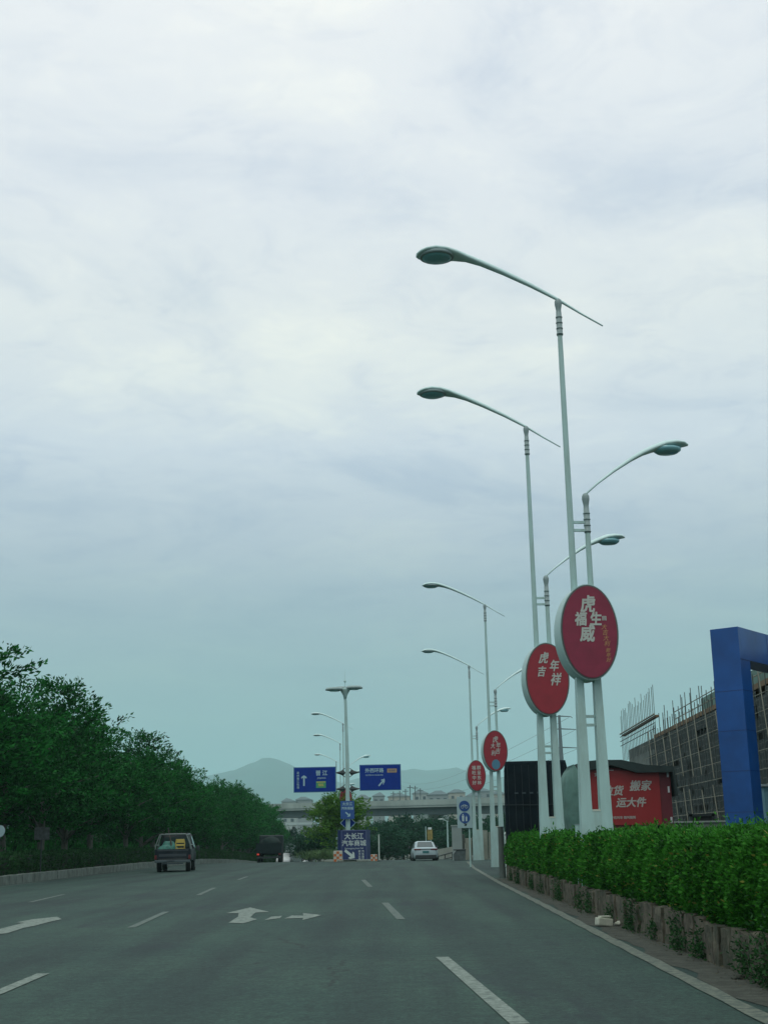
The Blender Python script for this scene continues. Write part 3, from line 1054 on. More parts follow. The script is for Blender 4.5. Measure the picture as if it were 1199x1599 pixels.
for (tp, Y, bp, let, fm, lab) in lampspec:
    q = at(tp[0], tp[1], Y); b = at(bp[0], bp[1], Y)
    S_ = 1.2
    dc = at({0: 918, 1: 849, 2: 773, 3: 742}[len([o for o in sc.objects if o.get('group') == GR])], {0: 990, 1: 1062, 2: 1173, 3: 1211.5}[len([o for o in sc.objects if o.get('group') == GR])], Y)
    lp = make_lamp(lab, GR, let, Ht=(q.z - gz(Y)) / S_, zd=(dc.z - gz(Y)) / S_, base=.30 if Y < 50 else 0.0, face=fm, hs=7.72)
    lp.scale = (S_, S_, S_)
    lp.location = (b.x * .35 + q.x * .65, Y, gz(Y))
    lp.rotation_euler = (0, 0, math.radians(7))

# blue patch at the foot of the third oval sign
third = [o for o in sc.objects if o.get('label', '').startswith('double lamp with smaller')][0]
sg3 = [c for c in third.children if c.name.startswith('oval_sign')][0]
zd3 = (at(773, 1173, 70.5).z - gz(70.5)) / 1.2
mb = MB(); disc(mb, .19, .22, -.334, -.325, .165, zd3 - .60, 24); mb.build('blue_patch', mat('blue_patch', (.06, .19, .28), .6), sg3)
first = [o for o in sc.objects if o.get('label', '').startswith('tallest and nearest')][0]

# lamps on the median, behind the big sign mast
GM = 'double street lamps on the median behind the sign mast'
first_m = None
for i, (px, py, lab) in enumerate([(535.5, 1130, 'tallest of the three median double lamps behind the mast'),
                     (531, 1161, 'middle of the three median lamps whose left arms stack left of the mast'),
                     (525, 1189, 'lowest and farthest of the three median lamps left of the mast')]):
    Y = (11.97 - H + 0) / (ray(px, py)[2] / ray(px, py)[1])
    Y = [118, 140, 172][i]
    q = at(px, py, Y)
    if first_m is None:
        lp = make_lamp(lab, GM, None, Ht=11.9, face=M_red2, base=0)
        first_m = lp
    else:
        lp = copy_tree(first_m)
    lp['label'] = lab
    lp.location = (q.x, Y, q.z - 11.9)
    lp.rotation_euler = (0, 0, math.radians(4))

# ================================================================ SIGN MAST ON THE ISLAND
M_blue = mat('sign_blue', (0.001, 0.028, 0.23), 0.6, spec=.2, var=.10, scale=2)
M_bluerim = mat('sign_blue_edge', (0.05, 0.17, 0.30), 0.5)
M_signtext = mat('sign_lettering', (0.30, 0.48, 0.52), 0.6)
M_signback = mat('sign_back', (0.2, 0.25, 0.26), 0.5)
M_green = mat('sign_green', (0.05, 0.28, 0.12), 0.5)
M_yellow = mat('sign_yellow', (0.50, 0.42, 0.10), 0.5)
YM = 105.0
q = at(543.5, 1300, YM)
mast = thing('sign_mast', 'tall pale mast on the island carrying a ring of floodlights and two blue road signs', 'sign mast', (q.x, YM, gz(YM)))
X0 = q.x; Z0 = gz(YM)
zt = at(541, 1076, YM).z - Z0
mb = MB(); mb.tube([(0, 0, 0), (0, 0, 3), (0, 0, 8), (-.1, 0, zt)], [.19, .18, .15, .10], 16); mb.build('post', M_white, mast)
mb = MB(); mb.lathe([(.10, -.85), (.17, -.5), (.40, -.1), (.42, .05), (.1, .1)], (-.1, 0, zt), 18); mb.build('lamp_cup', M_white, mast)
M_head = mat('floodlight_housing', (.26, .36, .35), .5)
for (dx, dy, dz, rx) in ((-.85, -.1, -.05, .70), (-.32, .65, .08, .55), (.72, -.05, .05, .66)):
    mb = MB(); mb.lathe([(rx * .5, -.14), (rx, -.09), (rx, .03), (rx * .8, .12), (rx * .2, .17)], (dx - .1, dy, zt + .05 + dz), 24, 1.05, .9)
    fl = mb.build('floodlight', M_head, mast)
    mb = MB(); mb.lathe([(rx * .1, -.17), (rx * .6, -.165), (rx * .62, -.12)], (dx - .1, dy, zt + .05 + dz), 20); mb.build('lens', M_glassdark, fl)
mb = MB(); mb.tube([(-.1, 0, zt), (-.1, 0, zt + .7), (-.1, 0, zt + 1.5)], [.03, .02, .008], 6)
mb.lathe([(.03, -.1), (.12, 0), (.03, .1)], (-.1, 0, zt + .62), 8)
mb.build('antenna', M_white, mast)


def zl(py, px=541):
    return at(px, py, YM).z - Z0


def xl(px, py=1215):
    return at(px, py, YM).x - X0


def arrow_poly(cx, cz, ln, w, ang, head=2.4, hl=.42):
    p = [(-w / 2, -ln / 2), (w / 2, -ln / 2), (w / 2, ln / 2 - ln * hl), (w * head / 2, ln / 2 - ln * hl - ln * .10), (w * head / 2, ln / 2 - ln * hl + .06 * ln), (0, ln / 2), (-w * head / 2, ln / 2 - ln * hl + .06 * ln), (-w * head / 2, ln / 2 - ln * hl - .10 * ln), (-w / 2, ln / 2 - ln * hl)]
    c, s = math.cos(ang), math.sin(ang)
    return [(cx + u * c + v * s, cz - u * s + v * c) for u, v in p]


# panels
def panel(x0, x1, z0, z1, yb=-.34):
    mb = MB(); mb.b2((x0, yb, z0), (x1, yb + .08, z1), .01)
    p = mb.build('road_sign_panel', M_bluerim, mast)
    mb = MB(); mb.b2((x0 + .06, yb - .012, z0 + .06), (x1 - .06, yb + .01, z1 - .06)); mb.build('face', M_blue, p)
    return p


Lx0, Lx1, Lz0, Lz1 = xl(459), xl(525), zl(1237.5, 491), zl(1198, 491)
pl = panel(Lx0, Lx1, Lz0, Lz1)
pw, ph = Lx1 - Lx0, Lz1 - Lz0
yt = -.362
mb = MB()
mb.prism(arrow_poly(Lx0 + pw * .245, Lz0 + ph * .47, ph * .42, .12, 0, 3.4, .22), yt, yt + .01)
for i, c in enumerate('泉州晋江机场'):
    letters([(c, .21, Lx0 + pw * .105, Lz0 + ph * (.77 - .115 * i), yt, dict(bold=.004))], M_signtext, pl)
put_text(mb, '晋 江', .42, Lx0 + pw * .66, Lz0 + ph * .74, yt, bold=.012)
put_text(mb, 'JINJIANG', .17, Lx0 + pw * .66, Lz0 + ph * .555, yt, bold=.003)
mb.build('lettering', M_signtext, pl)
mb = MB(); mb.b2((Lx0 + pw * .53, yt - .002, Lz0 + ph * .17), (Lx0 + pw * .76, yt + .01, Lz0 + ph * .43)); bd = mb.build('green_badge', M_green, pl)
mb = MB(); put_text(mb, 'S55', .26, Lx0 + pw * .645, Lz0 + ph * .28, yt - .008, bold=.01, sx=1.1); mb.mark(); mb.b2((Lx0 + pw * .54, yt - .008, Lz0 + ph * .385), (Lx0 + pw * .75, yt, Lz0 + ph * .415)); mb.build('badge_lettering', M_yellow, pl)

Rx0, Rx1, Rz0, Rz1 = xl(561.5), xl(626), zl(1234.5, 594), zl(1194, 594)
pr = panel(Rx0, Rx1, Rz0, Rz1)
pw, ph = Rx1 - Rx0, Rz1 - Rz0
mb = MB()
put_text(mb, '外西环路', .37, Rx0 + pw * .36, Rz0 + ph * .76, yt, bold=.010)
put_text(mb, 'OUTER W. HUAN RD.', .145, Rx0 + pw * .36, Rz0 + ph * .59, yt, bold=.003)
a_ = arrow_poly(Rx0 + pw * .53, Rz0 + ph * .30, ph * .34, .11, math.radians(42), 3.0, .28)
mb.prism(a_, yt, yt + .01)
mb.prism(arrow_poly(Rx0 + pw * .58, Rz0 + ph * .34, ph * .24, .06, math.radians(10), 2.6, .3), yt - .004, yt + .01)
mb.build('lettering', M_signtext, pr)
mb = MB(); mb.b2((Rx0 + pw * .67, yt - .002, Rz0 + ph * .68), (Rx0 + pw * .90, yt + .01, Rz0 + ph * .83)); mb.build('tan_badge', mat('tan_badge', (.35, .26, .13), .5), pr)
mb = MB(); put_text(mb, 'G1502', .19, Rx0 + pw * .785, Rz0 + ph * .755, yt - .008, bold=.004); mb.build('badge_lettering', M_blue, pr)
# ornate dark brackets
for zz in (zl(1206.5), zl(1232)):
    mb = MB()
    for s, xe_ in ((-1, Lx1), (1, Rx0)):
        mb.tube([(s * .15, 0, zz), (s * .55, -.05, zz), (xe_ + s * .1, -.24, zz)], [.06, .05, .045], 8)
        mb.tube([(s * .18, 0, zz), (s * .32, 0, zz), (s * .5, 0, zz), (s * .8, -.08, zz)], [(.03, .06), (.05, .26), (.05, .17), (.03, .04)], 10)
        mb.tube([(s * .18, 0, zz + .35), (s * .5, 0, zz + .12), (s * .85, 0, zz + .03)], .03, 6)
        mb.tube([(s * .18, 0, zz - .35), (s * .5, 0, zz - .12), (s * .85, 0, zz - .03)], .03, 6)
    mb.build('bracket', M_dark, mast)

# small sign below, strapped to the mast: it hangs on the mast
sx0, sx1, sz0, sz1 = xl(532, 1265), xl(553.5, 1265), at(541, 1279, YM).z, at(541, 1251, YM).z
t = thing('guide_sign', 'small upright blue guide sign strapped low on the island mast', 'guide sign', (X0, YM - .34, Z0))
sz0 -= Z0; sz1 -= Z0
M_blue2 = mat('bright_sign_blue', (.012, .07, .26), .5, var=.1, scale=2)
mb = MB(); mb.b2((sx0, -.06, sz0), (sx1, .06, sz1), .01); mb.build('panel', M_blue2, t)
cxx = (sx0 + sx1) / 2; hh = sz1 - sz0
mb = MB()
put_text(mb, '大长江', .27, cxx, sz1 - .24, -.067, bold=.008)
put_text(mb, '汽车商城', .235, cxx, sz1 - .58, -.067, bold=.008)
mb.prism(arrow_poly(cxx + .04, sz0 + .36, .48, .10, math.radians(130), 3, .3), -.067, -.06)
mb.build('lettering', M_signtext, t)
mb = MB(); mb.b2((-.27, .065, sz0 + .2), (.27, .11, sz0 + .27)); mb.b2((-.27, .065, sz1 - .3), (.27, .11, sz1 - .23)); mb.build('strap', M_dark, t)
# diamond outline sign lower
t = thing('diamond_sign', 'dark blue diamond-shaped chevron sign with pale edge, on the mast above the box sign', 'sign', (X0, YM + .36, Z0))
dz = at(543, 1285, YM).z - Z0
mb = MB(); R_ = .60
mb.prism([(-R_ - .02, dz), (0, dz + R_ * .95), (R_ - .02, dz), (0, dz - R_ * .95)], -.03, .03); mb.build('panel', M_blue, t)
mb = MB()
for a, b in (((-R_, 0), (0, R_ * .95)), ((0, R_ * .95), (R_, 0)), ((R_, 0), (0, -R_ * .95)), ((0, -R_ * .95), (-R_, 0))):
    d = Vector((b[0] - a[0], 0, b[1] - a[1])); mb.tube([(a[0] - .01, -.04, dz + a[1]), (b[0] - .01, -.04, dz + b[1])], .028, 6)
mb.build('edge', M_signtext, t)
mb = MB(); mb.tube([(0, .03, dz - .6), (0, .03, dz + .6)], .05, 8); mb.tube([(0, .03, dz), (0, -.2, dz)], .04, 6); mb.build('bracket', M_dark, t)

# big box sign --------------------------------------------------------------
YB = 103.0
bz = gz(YB)
x0, x1 = at(533, 1320, YB).x, at(572.5, 1320, YB).x
z1 = at(552, 1296, YB).z - bz; z0 = 0.0
cx0 = (x0 + x1) / 2
t = thing('box_sign', 'big dark blue box sign on the island with a large white arrow', 'box sign', (cx0, YB, bz))
hw = (x1 - x0) / 2
M_navy = mat('navy_panel', (.006, .02, .105), .5, var=.15, scale=2)
M_navy2 = mat('navy_panel_side', (.008, .022, .10), .5, var=.15, scale=2)
mb = MB(); mb.b2((-hw, 0, .0), (hw, .12, z1)); mb.build('front_panel', M_navy, t)
lw = at(527, 1320, YB).x - x0; rw = at(578, 1320, YB).x - x1
mb = MB(); mb.prism([(-hw + lw, .55), (-hw, .0), (-hw, .12), (-hw + lw + .05, .60)], .0, z1, 'z'); mb.build('side_panel', M_navy2, t)
mb = MB(); mb.prism([(hw + rw, .55), (hw, .0), (hw, .12), (hw + rw - .05, .60)], .0, z1, 'z'); mb.build('side_panel', M_navy2, t)
mb = MB(); mb.tube([(-hw + .02, -.03, z1 - .05), (hw - .02, -.03, z1 - .05)], .02, 6); mb.tube([(-hw + .02, -.03, 0.1), (-hw + .02, -.03, z1 - .05)], .02, 6); mb.tube([(hw - .02, -.03, .1), (hw - .02, -.03, z1 - .05)], .02, 6)
mb.build('edge_trim', mat('navy_trim', (.12, .16, .32), .5), t)
mb = MB()
put_text(mb, '大长江', .50, 0, z1 - .50, -.012, bold=.014)
put_text(mb, '汽车商城', .47, 0, z1 - 1.02, -.012, bold=.012)
put_text(mb, 'Dachangjiang Auto Mall', .15, 0, z1 - 1.38, -.012, bold=.002)
mb.prism(arrow_poly(-.33, .55, .95, .20, math.radians(128), 2.9, .34), -.014, -.002)
for i, c in enumerate('前方右转'):
    put_text(mb, c, .19, .42, z1 - 1.62 - .2 * i, -.012, bold=.004)
for i, c in enumerate('汽车展厅'):
    put_text(mb, c, .19, .68, z1 - 1.62 - .2 * i, -.012, bold=.004)
mb.build('lettering', mat('white_sign_lettering', (.42, .52, .50), .6), t)

# crash cushions with orange and white checks
M_or = mat('orange_check', (.42, .12, .03), .6, var=.2, scale=4); M_wh = mat('white_check', (.42, .46, .40), .6, var=.15, scale=4)
for k, (px, pw_) in enumerate(((528, 1.7), (584, 1.3))):
    q = at(px, 1340, 101.5)
    t = thing('crash_block', ['orange and white checked block at the left foot of the big blue box sign', 'orange and white checked block at the right foot of the big blue box sign'][k], 'traffic block', (q.x, 101.3, gz(101.3)), 0, 'checked blocks at the island nose')
    w = .36 * pw_; h = .82 if k == 0 else .5
    mb = MB(); mb.box((0, 0, h / 2), (w * 1.1, .5, h), None, .04); mb.build('block', M_wh, t)
    mb = MB(); nc, nr = 3, 4 if k == 0 else 3
    for i in range(nc):
        for j in range(nr):
            if (i + j) % 2 == 0:
                a = w * 1.02 / nc; b = h * .92 / nr
                mb.b2((-w * .51 + i * a, -.262, .03 + j * b), (-w * .51 + (i + 1) * a, -.248, .03 + (j + 1) * b))
    mb.build('orange_checks', M_or, t)

# island: kerb, grass tufts and the round tree
xi0, xi1 = at(500, 1340, 112).x, at(580, 1340, 112).x
mb = MB(); oct_ = []
ys = [100.5, 101.5, 104, 120, 150, 200, 260]
v = []; f = []
M_isl = mat('island_kerb', (.2, .24, .21), .9, var=.2, scale=2)
for i, y in enumerate(ys):
    hwid = [.5, 1.3, 1.9, 2.3, 2.3, 2.2, 2.0][i]; cxm = at(545, 1340, 105).x - (y - 105) * .045
    for (dx, dzz) in ((-hwid, 0), (-hwid, .15), (hwid, .15), (hwid, 0)):
        v.append((cxm + dx, y, gz(y) + dzz))
for i in range(len(ys) - 1):
    for k in range(3):
        f.append((i * 4 + k, i * 4 + k + 1, i * 4 + 5 + k, i * 4 + 4 + k))
f.append((0, 1, 2, 3))
isl = mesh_np('median_island', v, f, M_isl); isl['kind'] = 'structure'
r = np.random.default_rng(8)
n = 1500
p = np.stack([at(508, 1335, 108).x + r.normal(0, .8, n), 107 + r.uniform(-1.5, 1.5, n), gz(107) + .15 + r.uniform(0, .45, n) ** 1], 1)
v, f = leaves(p, np.tile([[0, 0, 1.2]], (n, 1)), .42, .14, .2, .5, 4)
gt = mesh_np('island_grass', v, f, mat('grass_blade', (.07, .14, .05), .8, var=.3, scale=2)); tag(gt, kind='stuff'); gt['label'] = 'tufts of long grass on the island left of the box sign'; gt['category'] = 'grass'

q = at(531, 1345, 119)
bt = make_tree('round_tree', 91, 6.1, 3.2, .6, M_tree2, nspray=800, per=26, lsize=.20, spray=.7, trunk_r=.12, limbs=6, label='rounded yellow-green tree on the median behind the sign mast', lop=.10)
bt.location = (q.x, 119, gz(119))
q = at(478, 1345, 128)
bt = make_tree('shrub', 95, 2.9, 1.3, .2, M_treefar, nspray=120, per=26, lsize=.22, spray=.7, trunk_r=.06, limbs=4, label='low dark shrub at the left edge of the median below the round tree', cat='shrub')
bt.location = (q.x + 1.4, 128, gz(128))

# thin white post on the right of the island
q = at(592, 1340, 100)
t = thing('marker_post', 'thin tall white marker post standing right of the big blue box sign', 'post', (q.x, 100, gz(100)))
mb = MB(); mb.tube([(0, 0, 0), (0, 0, at(592, 1303, 100).z - gz(100))], .045, 8); mb.build('rod', mat('white_post', (.5, .6, .55), .5), t)
mb = MB(); mb.lathe([(.14, 0), (.14, .04), (.05, .10)], (0, 0, 0), 12); mb.build('foot', M_dark, t)

# ================================================================ PATH SIGN (two blue discs)
YS = 72.0
x0, x1 = at(713.5, 1270, YS).x, at(736.5, 1270, YS).x
zb, zt_ = at(725, 1293, YS).z, at(725, 1244, YS).z
xc = (x0 + x1) / 2
t = thing('path_sign', 'white board with two round blue bicycle and walkers signs, left of the farthest right lamp', 'traffic sign', (xc, YS, 0))
M_board = mat('white_board', (.30, .44, .45), .55, var=.08, scale=2)
M_disc = mat('disc_blue', (.01, .06, .22), .5)
mb = MB(); mb.b2((x0 - xc, -.03, zb), (x1 - xc, .03, zt_), .01); bd = mb.build('board', M_board, t)
hw = (x1 - x0) / 2
for k, zc in enumerate((zt_ - .50, zt_ - 1.12)):
    mb = MB(); disc(mb, .29, .29, -.045, -.031, 0, zc, 28); mb.build('blue_disc', M_disc, t)
M_pict = mat('pictogram', (.40, .52, .52), .6)
mb = MB(); zc = zt_ - .50
for sx_ in (-.11, .11):
    ring = [(sx_ + .075 * math.cos(a * math.pi / 8), -.052, zc - .04 + .075 * math.sin(a * math.pi / 8)) for a in range(17)]
    mb.tube(ring, .012, 5, False)
mb.tube([(-.11, -.052, zc - .04), (-.04, -.052, zc + .06), (.07, -.052, zc + .06), (.11, -.052, zc - .04)], .012, 5)
mb.tube([(-.05, -.052, zc + .09), (0, -.052, zc - .04), (.07, -.052, zc + .08)], .012, 5)
mb.build('bicycle_pictogram', M_pict, t)
mb = MB(); zc = zt_ - 1.12
for sx_, s in ((-.09, 1.0), (.09, .72)):
    hb = zc - .18
    mb.prism([(sx_ - .05 * s, hb), (sx_ - .055 * s, hb + .17 * s), (sx_ - .065 * s, hb + .30 * s), (sx_ + .065 * s, hb + .30 * s), (sx_ + .055 * s, hb + .17 * s), (sx_ + .05 * s, hb)], -.055, -.046)
    disc(mb, .035 * s, .035 * s, -.055, -.046, sx_, hb + .35 * s, 12)
mb.build('walkers_pictogram', M_pict, t)
mb = MB(); mb.prism(arrow_poly(.02, zb + .20, .22, .06, math.radians(135), 3, .4), -.040, -.031); mb.build('arrow', M_dark, t)
mb = MB(); mb.tube([(hw * .6, .07, 0), (hw * .6, .07, zt_)], .045, 10); mb.build('post', M_white, t)
mb = MB(); mb.b2((-hw * .9, .031, zb + .3), (hw * .9, .05, zb + .36)); mb.b2((-hw * .9, .031, zt_ - .4), (hw * .9, .05, zt_ - .34)); mb.build('brace', M_dark, t)

# ================================================================ VEHICLES
def wheel(parent, x, y, r=.34, w=.22, rim=True):
    mb = MB()
    n = 22
    prof = [(r * .60, -w / 2), (r * .94, -w / 2), (r, -w * .32), (r, w * .32), (r * .94, w / 2), (r * .60, w / 2)]
    rings = [[(x + b, y + a * math.cos(2 * math.pi * k / n), r + a * math.sin(2 * math.pi * k / n)) for k in range(n)] for a, b in prof]
    mb.loft(rings, True, True)
    o = mb.build('wheel', M_black, parent)
    if rim:
        mb = MB()
        rings = [[(x + b, y + a * math.cos(2 * math.pi * k / n), r + a * math.sin(2 * math.pi * k / n)) for k in range(n)] for a, b in [(r * .58, -w / 2 - .004), (r * .58, w / 2 + .004)]]
        mb.loft(rings, False, True)
        mb.build('rim', mat('wheel_rim', (.18, .21, .22), .4, .6), o)
    return o


def ring_body(hw, zb, zm, zt, tum=.93, top=.76):
    pts = [(-.85 * hw, zb), (-hw * .97, zb + .10), (-hw, zm), (-hw * tum, zt - .06), (-hw * top, zt)]
    return pts + [(-a, b) for a, b in reversed(pts)]


def loft_y(mb, st):
    mb.loft([[(x, y, z) for x, z in ring_body(*a)] for y, a in st], True, True)


def sedan(name, label, body_m, glass_m, loc, rz=0, group=None, detail=True):
    """rear towards -Y"""
    t = thing(name, label, 'car', loc, rz, group)
    mb = MB()
    loft_y(mb, [(-2.30, (.70, .40, .62, .86)), (-2.22, (.84, .26, .64, .98)), (-1.95, (.90, .20, .66, 1.03)), (-1.4, (.915, .18, .68, 1.02)), (-.5, (.92, .17, .68, .98)),
                (.6, (.915, .17, .68, .98)), (1.3, (.90, .18, .66, .94)), (1.9, (.87, .20, .62, .84)), (2.2, (.80, .24, .55, .72)), (2.3, (.62, .32, .5, .62))])
    b = mb.build('body', body_m, t)
    mb = MB()

    def gh(hw, zb, zt):
        return [(-hw, zb), (-hw * .90, zb + (zt - zb) * .55), (-hw * .76, zt - .05), (-hw * .55, zt), (hw * .55, zt), (hw * .76, zt - .05), (hw * .90, zb + (zt - zb) * .55), (hw, zb)]
    st = [(-1.75, (.74, .96, 1.00)), (-1.45, (.80, .96, 1.16)), (-1.05, (.82, .95, 1.36)), (-.6, (.83, .95, 1.44)), (0.1, (.83, .95, 1.455)), (.6, (.82, .94, 1.38)), (1.0, (.80, .92, 1.18)), (1.4, (.74, .90, .94))]
    mb.loft([[(x, y, z) for x, z in gh(*a)] for y, a in st], True, True)
    mb.build('roof', body_m, t)
    # glass: rear screen, sides
    mb = MB()
    mb.add([(-.60, -1.70, 1.055), (.60, -1.70, 1.055), (.50, -1.06, 1.405), (-.50, -1.06, 1.405)], [(0, 1, 2, 3)])
    mb.build('rear_window', glass_m, t)
    for s in (-1, 1):
        mb = MB(); mb.add([(s * .835, -1.3, 1.0), (s * .84, .9, 1.0), (s * .70, .45, 1.36), (s * .70, -.75, 1.37)], [(0, 1, 2, 3)]); mb.build('side_window', glass_m, t)
    mt = mat('tail_lamp', (.12, .012, .014), .3)
    for s in (-1, 1):
        mb = MB(); mb.box((s * .60, -2.27, .88), (.50, .12, .10), None, .02); mb.build('tail_light', mt, t)
    if detail:
        mb = MB(); mb.box((0, -2.30, .90), (.8, .06, .045)); mb.build('light_bar', M_dark, t)
        mb = MB(); mb.box((0, -2.315, .70), (.46, .03, .15), None, .005); pl_ = mb.build('number_plate', mat('plate_teal', (.03, .16, .17), .5), t)
        for s in (-1, 1):
            mb = MB(); mb.box((s * 1.02, .55, 1.0), (.20, .12, .14), None, .04); mb.build('mirror', M_dark, t)
    mb = MB(); mb.box((0, -2.27, .35), (1.5, .16, .28), None, .04); mb.build('bumper_trim', M_dark, t)
    for x in (-.82, .82):
        for y in (-1.4, 1.4):
            wheel(t, x, y, .33, .21, detail)
    return t


M_silver = mat('silver_white_paint', (.36, .47, .50), .28, var=.05, scale=1, spec=.6)
M_cglass = mat('car_glass', (.03, .06, .065), .1, spec=.9)
YC = 99.0
q = at(662, 1340, YC)
sedan('sedan', 'silver white sedan seen from behind, driving over the crest right of the island', M_silver, M_cglass, (q.x, YC, gz(YC) - .06), math.radians(2))

# pickup ---------------------------------------------------------------------
M_pk = mat('dark_blue_grey_paint', (.006, .014, .022), .6, spec=.25, var=.35, scale=2, dirt=(.06, .07, .065), dirt_amt=.5)
M_pk2 = mat('grey_side_paint', (.016, .028, .031), .5, spec=.35, var=.25, scale=2)
YP = 74.0
q = at(272, 1361, YP)
pk = thing('pickup_truck', 'old dark pickup truck with a frame over its loaded bed, driving away on the left', 'pickup truck', (q.x - .26, YP + 2.4, gz(YP)), math.radians(4))
W = 1.0
mb = MB(); mb.box((0, -.05, .62), (1.55, 4.7, .22), None, .04); mb.build('chassis', M_dark, pk)
mb = MB()                                     # load bed
mb.b2((-W, -2.35, .72), (-W + .06, -.25, 1.22), .015); mb.b2((W - .06, -2.35, .72), (W, -.25, 1.22), .015)
mb.b2((-W + .06, -.31, .72), (W - .06, -.25, 1.22)); mb.b2((-W, -2.35, .66), (W, -.25, .74), .02)
for s in (-1, 1):
    mb.b2((s * W - .02, -1.95, .60), (s * W + .02, -.95, .95), .02)
mb.build('load_bed', M_pk2, pk)
mb = MB(); mb.box((0, -2.385, .98), (1.96, .06, .50), None, .02); tg = mb.build('tailgate', M_pk, pk)
mb = MB(); mb.box((0, -2.422, 1.16), (1.7, .02, .06), None, .005); mb.box((0, -2.42, .90), (1.5, .016, .14), None, .005); mb.build('panel_rib', mat('dull_rib_paint', (.03, .045, .055), .6), tg)
mb = MB(); mb.box((0, -2.47, .58), (1.95, .14, .14), None, .03); mb.box((0, -2.44, .46), (1.2, .08, .06)); mb.build('rear_bumper', mat('bumper_steel', (.06, .09, .10), .5), pk)
for s in (-1, 1):
    mb = MB(); mb.box((s * .93, -2.40, .80), (.12, .06, .22), None, .01); mb.build('tail_light', mat('tail_lamp', (.12, .012, .014), .3), pk)
mb = MB(); mb.box((-.1, -2.53, .58), (.42, .02, .12)); mb.build('number_plate', mat('old_plate', (.06, .08, .09), .6), pk)
mb = MB()                                     # cab
st = [(-.22, .96, 1.02, .74, 2.02), (.0, .97, 1.03, .76, 2.10), (.9, .97, 1.03, .76, 2.10), (1.35, .95, 1.02, .70, 1.55), (1.5, .94, 1.0, .84, 1.22), (2.4, .9, 1.0, .84, 1.10), (2.55, .84, .9, .8, .95)]
rings = []
for y, hw, zb_, tp, z in st:
    zb0 = .55
    rings.append([(-hw, y, zb0), (-hw - .02, y, .9), (-hw, y, min(1.22, z - .08)), (-tp, y, z - .06), (-tp + .12, y, z), (tp - .12, y, z), (tp, y, z - .06), (hw, y, min(1.22, z - .08)), (hw + .02, y, .9), (hw, y, zb0)])
mb.loft(rings); mb.build('cab', mat('dark_cab_paint', (.006, .013, .015), .55, spec=.25), pk)
mb = MB(); mb.add([(-.80, -.235, 1.32), (.80, -.235, 1.32), (.66, -.245, 1.88), (-.66, -.245, 1.88)], [(0, 1, 2, 3)]); mb.build('rear_window', mat('cab_glass', (.012, .03, .03), .35, spec=.4), pk)
for s in (-1, 1):
    mb = MB(); mb.add([(s * .985, 0, 1.28), (s * .985, 1.0, 1.28), (s * .80, .85, 1.9), (s * .80, .05, 1.9)], [(0, 1, 2, 3)]); mb.build('side_window', M_cglass, pk)
    mb = MB(); mb.box((s * 1.12, 1.1, 1.25), (.2, .08, .26), None, .03); mb.build('mirror', M_dark, pk)
mb = MB()                                     # frame over the bed
c = .034
for y in (-2.3,):
    mb.tube([(-W + .03, y, 1.2), (-W + .05, y, 1.45), (-.74, y + .1, 1.98), (-.66, y + .1, 2.03), (.66, y + .1, 2.03), (.74, y + .1, 1.98), (W - .05, y, 1.45), (W - .03, y, 1.2)], c, 6)
for s in (-1, 1):
    mb.tube([(s * .74, -2.2, 2.0), (s * .76, -.3, 2.03)], c, 6)
    mb.tube([(s * (W - .04), -2.3, 1.45), (s * (W - .04), -.3, 1.45)], c, 6)
    mb.tube([(s * (W - .03), -1.3, 1.2), (s * .76, -1.3, 2.02)], c, 6)
mb.build('bed_frame', mat('frame_steel', (.15, .20, .19), .5), pk)
for x in (-.80, .80):
    for y in (-1.45, 1.75):
        wheel(pk, x, y, .36, .25)
# load
wm = Matrix.Translation(pk.location) @ Matrix.Rotation(math.radians(4), 4, 'Z')


def on_pk(x, y, z):
    v = wm @ Vector((x, y, z)); return (v.x, v.y, v.z)


from mathutils import noise as mnoise


def lump(name, parent, c, s, m, seed, amp=.25):
    bm = bmesh.new(); bmesh.ops.create_icosphere(bm, subdivisions=3, radius=1)
    vs = []
    for v in bm.verts:
        k = 1 + amp * mnoise.noise(v.co * 1.7 + Vector((seed, 0, 0))) + amp * .5 * mnoise.noise(v.co * 4 + Vector((seed, 3, 0)))
        p = v.co * k
        vs.append((c[0] + p.x * s[0], c[1] + p.y * s[1], max(c[2] + p.z * s[2], c[2] - s[2] * .8)))
    bm.verts.ensure_lookup_table()
    fs = [[v.index for v in f.verts] for f in bm.faces]
    bm.free()
    mb = MB(); mb.add(vs, fs, True)
    return mb.build(name, m, parent)


M_sack = mat('green_sack', (.015, .13, .10), .6, var=.5, scale=6)
for k, (x, y, z, s, lab) in enumerate([(-.48, -1.75, 1.12, (.42, .5, .36), 'crumpled green sack at the back of the pickup bed, nearest the tailgate'),
                                       (-.35, -1.0, 1.2, (.48, .5, .5), 'larger green sack piled behind the first one in the pickup bed')]):
    o = lump('sack', None, (0, 0, 0), s, M_sack, k * 5)
    o.location = on_pk(x, y, z - .02)
    tag(o, lab, 'sack', 'green sacks in the pickup bed')
ch = thing('chair', 'yellow plastic chair standing upside facing back in the pickup bed', 'chair', on_pk(.38, -1.85, .74), math.radians(4))
ch['label'] = 'yellow plastic chair standing in the pickup bed behind the tailgate'
M_ych = mat('yellow_plastic', (.50, .40, .09), .45, var=.1, scale=3)
for (x, y) in ((-.27, -.2), (.27, -.2), (-.23, .25), (.23, .25)):
    mb = MB(); mb.tube([(x * 1.1, y * 1.15, 0), (x * .88, y * .9, .5)], [.028, .035], 8); mb.build('leg', M_ych, ch)
mb = MB(); mb.box((0, 0, .52), (.5, .48, .04), None, .015); mb.build('seat', M_ych, ch)
mb = MB()
